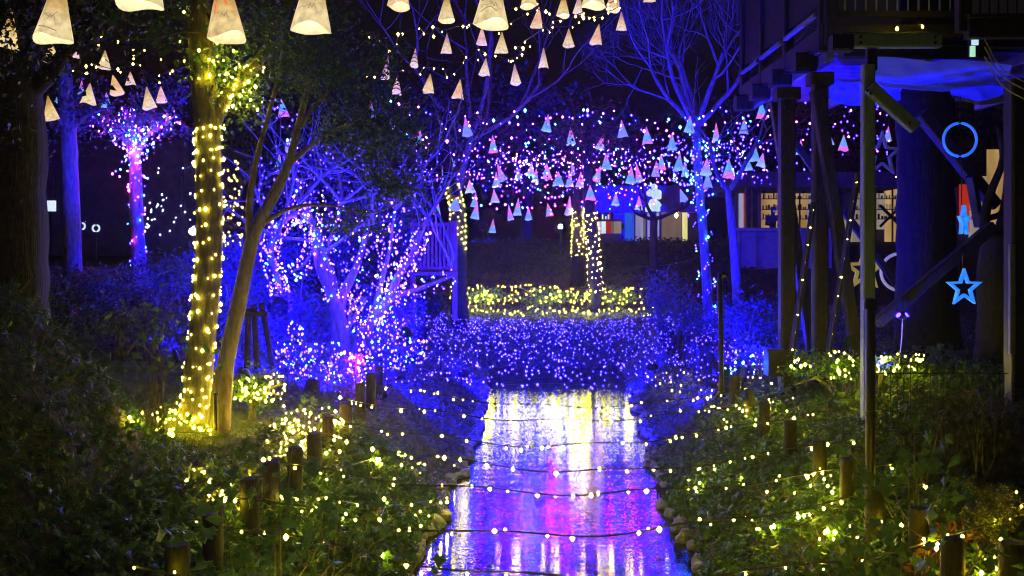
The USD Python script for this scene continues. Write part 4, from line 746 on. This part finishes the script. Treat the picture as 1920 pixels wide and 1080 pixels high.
# overhead strings: warm near, blue far; all hang in one canopy about 5.5 m up
def span(a, b, n, sag, r, jz=.04):
    t = np.linspace(0, 1, n); p = np.asarray(a) * (1 - t[:, None]) + np.asarray(b) * t[:, None]; p[:, 2] -= sag * 4 * t * (1 - t); return p + r.normal(0, 1, (n, 3)) * [.05, .05, jz]
warm = [([(118, 38), (150, 62), (170, 78), (195, 72), (212, 78), (250, 92), (262, 106), (298, 114), (322, 140)], 13, 13), ([(118, 128), (142, 138), (164, 131), (184, 132), (204, 136), (222, 124), (244, 130), (270, 122), (290, 146), (330, 118), (400, 122), (440, 112)], 13, 18), ([(698, 80), (726, 91), (752, 74), (780, 76), (800, 62), (832, 48), (868, 44), (884, 38), (950, 22), (985, 6)], 12.5, 18),
        ([(690, 143), (715, 145), (762, 128), (800, 124), (836, 134), (850, 136), (862, 115), (892, 105), (912, 101), (930, 102), (950, 100), (972, 104)], 14, 19), ([(940, 55), (985, 24), (1022, 22), (1060, 40), (1080, 32), (1098, 30), (1112, 40), (1136, 12), (1172, 6)], 12, 18), ([(958, 122), (966, 98), (986, 88), (1000, 70), (1015, 62), (1036, 56), (1066, 42), (1120, 38), (1170, 20)], 13, 16)]
for i, (pts, D, n) in enumerate(warm):
    c = curve(PX(pts, D), n) + rb.normal(0, 1, (n, 3)) * [.06, .2, .03]
    strings(['warm string light looping over the small lanterns at upper left', 'lower warm string light among the small lanterns at upper left', 'upper warm string light left of the cut-off middle lanterns', 'warm string light dipping behind the striped lanterns at upper middle', 'highest warm string light among the middle lanterns', 'warm string light rising to the right among the middle lanterns'][i], [c], 'led_white', .0125, single_bulbs=True, wr=.006)
rows = [((735, 192), (1130, 222), 20), ((960, 205), (1450, 200), 20), ((1090, 212), (1480, 215), 20), ((775, 285), (1130, 288), 29), ((900, 262), (1440, 262), 26), ((940, 285), (1230, 300), 30), ((790, 262), (1010, 300), 27), ((800, 322), (1180, 312), 29), ((960, 330), (1440, 322), 28), ((830, 355), (1150, 340), 29), ((900, 380), (1200, 352), 28), ((1100, 300), (1440, 285), 24), ((740, 240), (900, 225), 18), ((970, 295), (1160, 285), 32)]
rows += [((830, 290), (1180, 284), 31), ((940, 300), (1270, 292), 33), ((860, 318), (1200, 322), 32), ((1000, 340), (1330, 330), 31)]
rowlab = ['first', 'second', 'third', 'fourth', 'fifth', 'sixth', 'seventh', 'eighth', 'ninth', 'tenth', 'eleventh', 'twelfth', 'thirteenth', 'fourteenth', 'fifteenth', 'sixteenth', 'seventeenth', 'eighteenth']
order = np.argsort(np.argsort([(a[1] + b[1]) / 2 for a, b, D in rows]))
for i, (a, b, D) in enumerate(rows):
    n = int(abs(b[0] - a[0]) / (15 if i < 14 else 11)); strings(f'blue and violet string light overhead across the canal, {rowlab[order[i]]} from the top', [span(P(*a, D), P(*b, D), n, .22, rb, .10)], 'led_blue', .019, kinds=['led_blue', 'led_lilac', 'led_lav', 'led_lilac', 'led_lav', 'led_lilac', 'led_cyan'] if i not in (5, 13) else ['led_lilac', 'led_white', 'led_pink', 'led_lilac'], wr=.0025)
strings('thick cluster of blue string lights behind the middle lanterns over the far canal', runs_of(chain(zone(300, [(780, 1000, 275, 350), (960, 1250, 275, 360), (1200, 1450, 250, 345)], 27, 35, rb), rb), 2.0), 'led_blue', .021, kinds=['led_blue', 'led_blue', 'led_lav', 'led_lilac'])
strings('sparse pink and cyan string lights among the middle cluster of lanterns', runs_of(chain(zone(90, [(860, 1230, 255, 385), (960, 1180, 300, 400)], 29, 34, rb), rb), 2.0), 'led_magenta', .020, kinds=['led_magenta', 'led_magenta', 'led_deep_cyan'])
strings('violet string lights seen between the treehouse posts', [zone(90, [(1450, 1530, 190, 320), (1550, 1610, 190, 260), (1640, 1680, 190, 330), (1480, 1600, 280, 340)], 19, 24, rb)], 'led_violet', .018, wire=False, kinds=['led_violet', 'led_blue', 'led_pink', 'led_blue'])
strings('small cool white lights behind the dark shrubs at far left', [zone(34, [(150, 190, 385, 415), (270, 360, 360, 440), (280, 360, 310, 325)], 26, 30, rb)], 'led_cool', .016, wire=False)
strings('yellow string light on the far shrub right of the yellow lit trunk', [zone(60, [(410, 455, 340, 460), (425, 450, 300, 340)], 22, 25, rb)], 'led_yellow', .015, wire=False)

# ================================================================ paper cone lanterns
def paper(name, cols, k, bands=2.2):
    return MAT(name, {'tc': ('texture_coordinate', {}), 'sx': ('separate_xyz', {}), 'mr': ('map_range', {'from_min': 0.0, 'from_max': .28, 'clamp': True}), 'n': ('noise_texture', {'scale': 9, 'detail': 3}), 'ad': ('math', {'math_type': 'multiply_add', 'value2': .34, 'value3': -.17}), 'su': ('math', {'math_type': 'add'}),
        'r': ('rgb_ramp', {'ramp': cols}), 'n2': ('noise_texture', {'scale': 22, 'detail': 5}), 'mr2': ('map_range', {'from_min': .3, 'from_max': .7, 'to_min': .62, 'to_max': 1.12}), 'vm': ('vector_math', {'math_type': 'scale'}),
        'p': ('principled_bsdf', {'base_color': (.16, .15, .13), 'roughness': .8, 'emission_strength': k})},
        [('tc.object', 'sx.vector'), ('sx.z', 'mr.value'), ('tc.object', 'n.vector'), ('n.fac', 'ad.value1'), ('mr.result', 'su.value1'), ('ad.value', 'su.value2'), ('su.value', 'r.fac'), ('tc.object', 'n2.vector'), ('n2.fac', 'mr2.value'), ('r.color', 'vm.vector1'), ('mr2.result', 'vm.scale'), ('vm.vector', 'p.emission_color')])
WARM = [paper('warm_paper', [(0, (.85, .62, .26)), (.28, (1.0, .74, .32)), (.6, (.80, .50, .15)), (1, (.52, .24, .05))], .95), paper('cream_paper', [(0, (.92, .72, .36)), (.3, (1.0, .78, .40)), (.6, (.80, .54, .21)), (1, (.55, .30, .08))], .95), paper('peach_paper', [(0, (1, .70, .38)), (.4, (.9, .45, .25)), (.8, (.95, .60, .22)), (1, (.8, .35, .12))], .95)]
CY, PK, LV, WB = (.11, .42, 1.0), (.85, .16, .62), (.26, .33, 1.0), (.36, .62, 1.1)
COOL = [paper('cyan_paper', [(0, WB), (.3, CY), (.7, (.14, .45, .9)), (1, PK)], .85), paper('pink_cyan_paper', [(0, PK), (.18, PK), (.36, CY), (.9, CY), (1, PK)], 1.0), paper('lilac_paper', [(0, LV), (.4, LV), (.7, CY), (1, PK)], .85), paper('pink_paper', [(0, WB), (.3, LV), (.55, (.6, .25, .85)), (1, PK)], 1.0)]
M['ink'] = MAT('grey_ink', {'p': ('principled_bsdf', {'base_color': (.2, .2, .2), 'roughness': .8, 'emission_color': (.35, .27, .16), 'emission_strength': .7})})
M['red_ink'] = MAT('red_ink', {'p': ('principled_bsdf', {'base_color': (.6, .1, .03), 'roughness': .8, 'emission_color': (.85, .12, .03), 'emission_strength': .9})})
M['black_tape'] = MAT('black_stripe', {'p': ('principled_bsdf', {'base_color': (.01, .01, .01), 'roughness': .8})})
def cone_mesh(w, h, seed, sides=20):
    """open paper cone, wide at z=0, with a wavy rim and real thickness"""
    r = np.random.default_rng(seed); an = np.arange(sides) * 2 * np.pi / sides; zs = np.linspace(0, h, 6); v = []
    ph = r.uniform(0, 6, 3); rim = .012 * np.sin(2 * an + ph[0]) + .007 * np.sin(3 * an + ph[1])
    for th in (0, -.0025):
        for z in zs:
            rad = (w / 2 * (1 - z / h) + .008) * (1 + .03 * np.sin(2 * an + ph[2] + z * 9)) + th
            v.append(np.stack([rad * np.cos(an), rad * np.sin(an) * .94, z + rim * (1 - z / h)], 1))
    k = len(zs); f = []
    for s_ in range(2):
        for i in range(k - 1):
            for j in range(sides):
                a, b = (s_ * k + i) * sides + j, (s_ * k + i) * sides + (j + 1) % sides; c, d = b + sides, a + sides
                f += [(a, b, c), (a, c, d)] if s_ == 0 else [(a, c, b), (a, d, c)]
    for j in range(sides):
        a, b = j, (j + 1) % sides; f += [(b, a, k * sides + a), (b, k * sides + a, k * sides + b)]
    e0, e1 = (k - 1) * sides, (2 * k - 1) * sides
    for j in range(sides): f += [(e0 + j, e0 + (j + 1) % sides, e1 + (j + 1) % sides), (e0 + j, e1 + (j + 1) % sides, e1 + j)]
    return np.vstack(v), np.array(f)
def patch(w, h, pts, wid):
    """a drawn stroke on the cone: pts are (angle in degrees, height as a fraction)"""
    c = curve([(a, z, 0) for a, z in pts], 14); V = []
    d = nrm(np.gradient(c[:, :2] * [w * .008, h], axis=0)); nn = np.stack([-d[:, 1], d[:, 0]], 1)
    for s_ in (-1, 1):
        a = np.radians(c[:, 0] + s_ * nn[:, 0] * wid * 57 / (w / 2)); z = c[:, 1] * h + s_ * nn[:, 1] * wid
        rad = (w / 2 * (1 - z / h) + .008) * 1.035 + .003; V.append(np.stack([rad * np.cos(a), rad * np.sin(a) * .96, z], 1))
    n = len(c); f = []
    for i in range(n - 1): f += [(i, n + i, n + i + 1), (i, n + i + 1, i + 1)]
    f = np.array(f); return np.vstack(V), np.vstack([f, f[:, ::-1]])
protos = {}
rlan = np.random.default_rng(99)
def nth(i, xs):
    return ORD[int(np.argsort(np.argsort(xs))[i]) + 1].replace('nearest', 'first')
def lantern(cx, yb, w, h, label, mat, key, group=None, tilt=None, W=.2, Wd=None, marks=(), bulb=False, D=None):
    D = D or (Wd or W) * F / w; c = P(cx, yb, D); Hh = h / w * W; tilt = rlan.normal(0, .10) if tilt is None else tilt
    spin = 0.0 if marks else rlan.uniform(0, 6.28)
    R = trimesh.transformations.euler_matrix(0, tilt, 0, 'sxyz') @ trimesh.transformations.euler_matrix(-.11 if (bulb or marks) else rlan.normal(0, .07), 0, 0, 'sxyz') @ trimesh.transformations.euler_matrix(0, 0, spin, 'sxyz')
    Mx = np.eye(4); Mx[:3, :3] = R[:3, :3]; Mx[:3, 3] = c
    path = '/World/' + numbered('', 'paper_lantern'); x = UsdGeom.Xform.Define(stage, path)
    k = (key, round(h / w * 5)) if not marks and not bulb else None
    if k and k in protos:
        x.GetPrim().GetReferences().AddInternalReference(protos[k][0]); x.GetPrim().SetInstanceable(True); Hh0 = protos[k][1]
    else:
        hh = round(h / w * 5) / 5 * W if k else Hh
        usdkit.mesh(stage, path + '/shade', cone_mesh(W, hh, len(used) + used[('', 'paper_lantern')], 24 if bulb else 16), mat, smooth=35)
        usdkit.mesh(stage, path + '/cord', MB().tube(np.array([[0, 0, hh - .01], [.004, 0, hh + .22]]), .005, 4).get(), M['wire'])
        if bulb:
            usdkit.mesh(stage, path + '/bulb', MB().bulbs([(0, 0, hh * .45)], .018).get(), M['lamp_bulb'])
        for i, (pts, wid, mm) in enumerate(marks): usdkit.mesh(stage, path + f'/drawn_mark' + (f'_{i:03d}' if i else ''), patch(W, hh, pts, wid), M[mm])
        if k: protos[k] = (path, hh)
    UsdGeom.Xformable(x.GetPrim()).MakeMatrixXform().Set(Gf.Matrix4d(*map(float, Mx.T.ravel())))
    tag(x.GetPrim(), label, 'lantern', group or '')
    for g_ in ([] if group else ['group']): x.GetPrim().ClearCustomDataByKey(g_)
near = [(100, 75, 66, 145, 'big cream paper lantern with thin grey scribbles at upper left', .05, 1, [([(-120, .12), (-90, .10), (-60, .06)], .003, 'ink'), ([(-110, .30), (-85, .25), (-60, .33)], .002, 'ink'), ([(-80, .55), (-70, .58), (-62, .52)], .003, 'ink')]),
        (425, 72, 68, 140, 'big paper lantern with a red stroke in front of the yellow lit trunk', -.09, 0, [([(-112, .62), (-88, .56), (-66, .42)], .005, 'red_ink'), ([(-118, .30), (-116, .45), (-112, .62)], .005, 'red_ink'), ([(-80, .25), (-66, .32)], .002, 'ink')]),
        (583, 56, 70, 150, 'big plain cream paper lantern right of the leaning limb', .03, 1, [([(-78, .35), (-66, .33), (-60, .42)], .004, 'ink')]),
        (262, 9, 80, 160, 'nearest paper lantern cut by the top edge above the leafy sprig', .08, 1, [([(-100, .3), (-80, .35)], .003, 'ink')]),
        (920, 47, 64, 130, 'big paper lantern with a dark scrawled band at upper middle', .04, 1, [([(-130, .30), (-112, .36), (-104, .33), (-92, .42), (-84, .38), (-70, .46), (-58, .44)], .006, 'ink'), ([(-128, .36), (-110, .40), (-96, .47), (-80, .46), (-62, .52)], .004, 'ink'), ([(-125, .12), (-95, .20), (-70, .14)], .003, 'ink')])]
for cx, yb, w, h, lab, t, m, mk in near: lantern(cx, yb, w, h, lab, WARM[m], 'near', None, t, marks=list(mk) + [([(-125 + 5 * rlan.uniform(-1, 1) + 11 * q, .16 + .10 * rlan.uniform() + .03 * q) for q in range(4)], .0016, 'ink'), ([(-92 + 6 * q, .20 + .07 * (q % 2) + .03 * rlan.uniform()) for q in range(5)], .0022, 'ink')], bulb=True)
mid = [(747, 13, 43, 85, 'paper lantern cut by the top edge left of the scrawled one', 2), (1112, 12, 44, 85, 'bright paper lantern cut by the top edge at upper middle', 1), (837, 39, 30, 54, 'paper lantern with faint dots left of the scrawled one', 1), (992, 12, 31, 56, 'paper lantern cut by the top edge right of the scrawled one', 0), (1148, 18, 28, 52, 'pinkish paper lantern cut by the top edge, rightmost of the big warm ones', 2), (1055, 30, 25, 44, 'tilted paper lantern left of the bright cut-off one', 0)]
for cx, yb, w, h, lab, m in mid: lantern(cx, yb, w, h, lab, WARM[m], 'mid', None, bulb=True)
for i, (x_, y_, z_) in enumerate([(-.6, 5.0, 4.75), (.5, 4.6, 4.6), (1.6, 4.4, 4.5), (2.7, 5.2, 4.75), (2.2, 7.0, 5.2), (3.6, 6.6, 5.1)]):
    lantern(960 + x_ * F / y_, HOR - (z_ - EYE) * F / y_, 60, 120, f'paper lantern above the picture over the near canal, {([""] + ["first", "second", "third", "fourth", "fifth", "sixth", "seventh", "eighth"])[i + 1]} of those', WARM[i % 3], 'over', None, bulb=True, D=y_)
small_left = [(13, 90, 19, 32), (97, 117, 30, 34), (140, 108, 16, 32), (196, 128, 24, 33), (23, 191, 21, 31), (40, 182, 16, 40), (97, 224, 28, 44), (165, 194, 27, 38), (220, 176, 26, 37), (245, 159, 20, 26), (281, 203, 25, 38), (303, 192, 21, 28)]
for i, (cx, yb, w, h) in enumerate(small_left): lantern(cx, yb, w, h, f'small warm paper lantern, {nth(i, [q[0] for q in small_left])} from the left of those at upper left', WARM[i % 3], f'w{i % 3}', 'small warm lanterns at upper left', D=9.0 + (i * 37 % 10) * .3 if cx < 60 else None)
small_mid = [(837, 99, 20, 37), (903, 84, 19, 36), (940, 98, 24, 38), (908, 141, 20, 34), (803, 172, 22, 37), (858, 184, 22, 36), (1006, 52, 24, 36), (1083, 25, 19, 42), (1165, 56, 19, 35), (1066, 87, 21, 34), (1117, 82, 23, 35), (1019, 127, 20, 35), (967, 157, 19, 37), (1218, 2, 22, 40)]
for i, (cx, yb, w, h) in enumerate(small_mid): lantern(cx, yb, w, h, f'small warm paper lantern, {nth(i, [q[0] for q in small_mid])} from the left of those at upper middle', WARM[(i * 2 + i // 3) % 3], f'w{(i * 2 + i // 3) % 3}', 'small warm lanterns at upper middle')
for i, (cx, yb, w, h) in enumerate([(722, 148, 16, 43), (776, 125, 15, 35), (743, 176, 18, 35)]):
    lantern(cx, yb, w, h, ['tall dark striped lantern beside the green crown', 'small dark striped lantern highest of the three striped ones', 'dark striped lantern lowest of the three beside the green crown'][i], WARM[i], f's{i}', None, marks=[([(-170, .18 + .22 * j), (-90, .26 + .22 * j), (-10, .18 + .22 * j)], .012, 'black_tape') for j in range(3)])
HUE = ['cyan lit', 'cyan lit pink-rimmed', 'lilac lit', 'pink lit']
blue_left = [(112, 194, 17, 32), (152, 184, 15, 32), (199, 202, 18, 30), (241, 248, 18, 32), (288, 248, 16, 30), (316, 235, 14, 28), (337, 265, 10, 18)]
for i, (cx, yb, w, h) in enumerate(blue_left): lantern(cx, yb, w, h, f'small {HUE[(0, 2)[i % 2]]} lantern over the violet wrapped tree, {nth(i, [q[0] for q in blue_left])} from the left', COOL[(0, 2)[i % 2]], f'c{(0, 2)[i % 2]}', 'blue lanterns at left')
blue_mid = [(522, 313, 13, 25), (532, 218, 20, 30), (697, 220, 14, 32), (540, 283, 12, 20), (735, 243, 14, 25)]
for i, (cx, yb, w, h) in enumerate(blue_mid): lantern(cx, yb, w, h, f'small {HUE[i % 4]} lantern half hidden by the leaning tree crown, {nth(i, [q[0] for q in blue_mid])} from the left', COOL[i % 4], f'c{i % 4}', 'blue lanterns behind the green crown')
blue = [(787, 272, 18, 30), (830, 259, 14, 32), (877, 255, 22, 33), (925, 286, 18, 32), (1024, 246, 20, 31), (1071, 271, 18, 33), (1124, 280, 18, 30), (1168, 257, 20, 31), (1214, 270, 20, 34), (1260, 282, 18, 32), (1292, 248, 19, 32), (1343, 264, 15, 32), (1394, 251, 17, 32), (1428, 222, 20, 30), (845, 313, 17, 32), (836, 335, 16, 26), (882, 361, 20, 26), (852, 394, 24, 26), (819, 403, 15, 20), (889, 388, 15, 28), (890, 410, 13, 26), (928, 380, 18, 25), (943, 339, 16, 34), (931, 351, 16, 30), (923, 436, 14, 25),
        (973, 336, 14, 24), (995, 330, 18, 26), (1003, 343, 12, 22), (1026, 335, 18, 28), (1047, 348, 22, 28), (1068, 350, 16, 32), (1088, 351, 18, 30), (1077, 328, 14, 24), (1117, 340, 17, 30), (1137, 318, 21, 30), (1182, 344, 20, 30), (1199, 341, 12, 30), (1229, 331, 16, 30), (1241, 318, 16, 28), (1272, 320, 20, 34), (1285, 330, 14, 26), (1323, 328, 20, 30), (1327, 352, 18, 28), (1366, 333, 22, 36), (1403, 319, 18, 26), (1415, 303, 20, 28), (1426, 312, 18, 26), (1066, 403, 16, 34), (1107, 375, 20, 28), (1103, 411, 14, 26), (1154, 385, 16, 24), (1198, 393, 16, 26), (1283, 377, 17, 24), (1031, 405, 15, 24), (991, 412, 15, 24), (970, 403, 13, 25), (958, 413, 10, 24)]
for i, (cx, yb, w, h) in enumerate(blue):
    m = (i * 7 + i // 5) % 4; lab, grp = ('cyan and pink lit paper lantern in the upper row over the canal below the top blue bulbs', 'blue lanterns in the upper row') if yb < 300 and cx < 1230 else (('cyan and pink lit paper lantern hanging before the largest bare tree', 'blue lanterns before the largest bare tree') if cx >= 1230 else (('cyan and pink lit paper lantern in the thick middle cluster over the canal', 'blue lanterns in the middle cluster') if yb < 372 else ('cyan and pink lit paper lantern in the lowest row over the canal', 'blue lanterns in the lowest row')))
    zone_of = lambda x_, y_: 0 if y_ < 300 and x_ < 1230 else 1 if x_ >= 1230 else 2 if y_ < 372 else 3
    lab = f'{HUE[m]} lantern, {nth([q for q in blue if zone_of(q[0], q[1]) == zone_of(cx, yb)].index((cx, yb, w, h)), [q[0] for q in blue if zone_of(q[0], q[1]) == zone_of(cx, yb)])} from left ' + ['of the upper row over the canal', 'of those before the largest bare tree', 'of the middle cluster over the canal', 'of the lowest row over the canal'][zone_of(cx, yb)]
    if (cx, yb) == (923, 436): lab, grp = 'lowest hanging cyan paper lantern over the dark slope', None
    D_ = None if cx >= 1230 else .29 * F / w * (1 if w > 13 else .8)
    lantern(cx, yb, w, h, lab, COOL[m], f'C{m}' if D_ else f'c{m}', grp, W=.29 if D_ else .2, D=D_)
for i, (cx, yb, w, h) in enumerate([(1556, 272, 16, 30), (1581, 282, 18, 28), (1664, 265, 14, 28), (1500, 290, 16, 28)]): lantern(cx, yb, w, h, f'{HUE[i % 4]} lantern between the treehouse posts, {nth(i, [1556, 1581, 1664, 1500])} from the left', COOL[i % 4], f'c{i % 4}', 'blue lanterns between the treehouse posts')

# ================================================================ flood lamps
def flood(pos, target, r, label, lens='flood_blue', stalk=True):
    pos = np.asarray(pos, float); d = nrm(np.asarray(target, float) - pos); T = Thing('flood_lamp', label, 'lamp', (pos[0], pos[1], ground(pos[0], pos[1])))
    T.part('housing', MB().lathe(pos, [(0, -.09), (r * .7, -.09), (r * 1.08, -.02), (r * 1.12, .10), (r * 1.06, .10), (r * 1.0, 0.004), (0, .003)], 16, d), M['black_metal'], smooth=40)
    T.part('lens', MB().lathe(pos + d * .012, [(r * .98, 0), (r * .5, .001), (0, .0015)], 14, d), M[lens])
    if stalk: T.part('stalk', MB().tube([pos - d * .06, [pos[0] - d[0] * .06, pos[1] - d[1] * .06, ground(pos[0], pos[1]) - .05]], .018, 6), M['black_metal'])
def on(px, D, up=.3):
    x = (px - 960) * D / F; return np.array([x, D, float(ground(x, D)) + up])
flood(on(585, 13.2, .1), P(660, 420, 16.5), .10, 'blue flood lamp in front of the gnarled tree')
flood(on(716, 14.0, .1), P(620, 480, 16.3), .08, 'blue flood lamp right of the pink flowering shrub')
flood(on(330, 13.2, .1), P(190, 200, 18), .034, 'blue flood lamp at the foot of the straight blue trunk')
flood(on(458, 13.2, .1), P(330, 540, 16.5), .08, 'blue flood lamp beside the leaning trunk lighting the slope')
flood(on(1290, 19.0, .35), P(1330, 20, 23.5), .046, 'blue flood lamp below the largest bare tree')
flood(on(1392, 13.9, .3), P(1480, 140, 15), .09, 'blue flood lamp left of the treehouse posts')
flood(on(1650, 11.2, .3), P(1760, 135, 12.6), .036, 'blue flood lamp lighting the tarpaulin under the treehouse')
T = Thing('twin_flood_lamp', 'small twin headed blue flood lamp on a thin stalk before the great trunk', 'lamp', P(1690, 670, 11.6))
for px, dx in ((1686, -.55), (1698, .25)):
    p_ = P(px, 592, 11.6); d_ = nrm([dx, -.45, .35]); T.part('head', MB().lathe(p_, [(0, -.05), (.03, -.05), (.038, .03), (.034, .03), (.03, 0), (0, 0)], 12, d_), M['black_metal']); T.part('lens', MB().lathe(p_ + d_ * .012, [(.032, 0), (0, .002)], 12, d_), M['led_blue'])
T.part('stalk', MB().tube(curve([P(1692, 598, 11.6), P(1690, 640, 11.6), P(1684, 690, 11.6)], 8), .007, 5), M['cord'])
flood(on(742, 14.6, .25), P(1050, 640, 19), .09, 'blue flood lamp at the left canal side lighting the bulb field')
flood(on(1345, 14.6, .25), P(1000, 630, 21), .09, 'blue flood lamp at the right canal side lighting the bulb field')
flood(on(830, 19.5, .45), P(1180, 600, 25), .08, 'farther blue flood lamp lighting the far end of the bulb field')
flood(on(1350, 16.5, .35), P(1290, 570, 22), .07, 'blue flood lamp lighting the right canal bank')
flood(on(560, 15.5, .4), P(420, 560, 18), .08, 'blue flood lamp lighting the dark shrub behind the leaning trunk')
flood(on(900, 33, .5), P(920, 30, 37.5), .085, 'blue flood lamp at the foot of the middle bare tree')
flood(on(520, 17.2, .5), P(600, 430, 21), .16, 'blue flood lamp behind the gnarled tree lighting the tall bushes')
flood(on(760, 18.2, .5), P(720, 420, 22), .13, 'blue flood lamp lighting the tall bush by the timber balcony')
flood(on(1420, 15.2, .4), P(1330, 560, 20), .07, 'blue flood lamp lighting the bush below the slender bare tree')
flood(on(868, 20.5, .3), P(1080, 655, 26), .09, 'blue flood lamp lighting the left of the canal end slope')
flood(on(1225, 20.5, .3), P(980, 650, 26), .09, 'blue flood lamp lighting the right of the canal end slope')
fl = np.random.default_rng(12)
yl = fl.uniform(8, 17, 16)
for i in range(16):
    y_ = yl[i]; x_ = xl(y_) + fl.uniform(.05, .5) if i % 2 else xr(y_) - fl.uniform(.05, .5)
    m_ = single('floating_leaf', MB().cards(np.array([[x_, y_, .012]]), .09, OVAL, fl, (0, 0, 1), .03), M['brown_leaf'], f'brown leaf floating by the {["left", "right"][1 - i % 2]} canal edge, {["", "nearest", "second", "third", "fourth", "fifth", "sixth", "seventh", "eighth"][sum(1 for q in yl[i % 2::2] if q <= yl[i])]} from the camera', 'leaf', 'leaves floating on the canal')
flood(on(905, 41, .6), P(960, 270, 49), .15, 'blue flood lamp on the far left slope lighting the dark trees beyond the canal')
flood(on(1165, 41, .6), P(1130, 300, 54), .13, 'blue flood lamp on the far right slope lighting the dark trees beyond the canal')
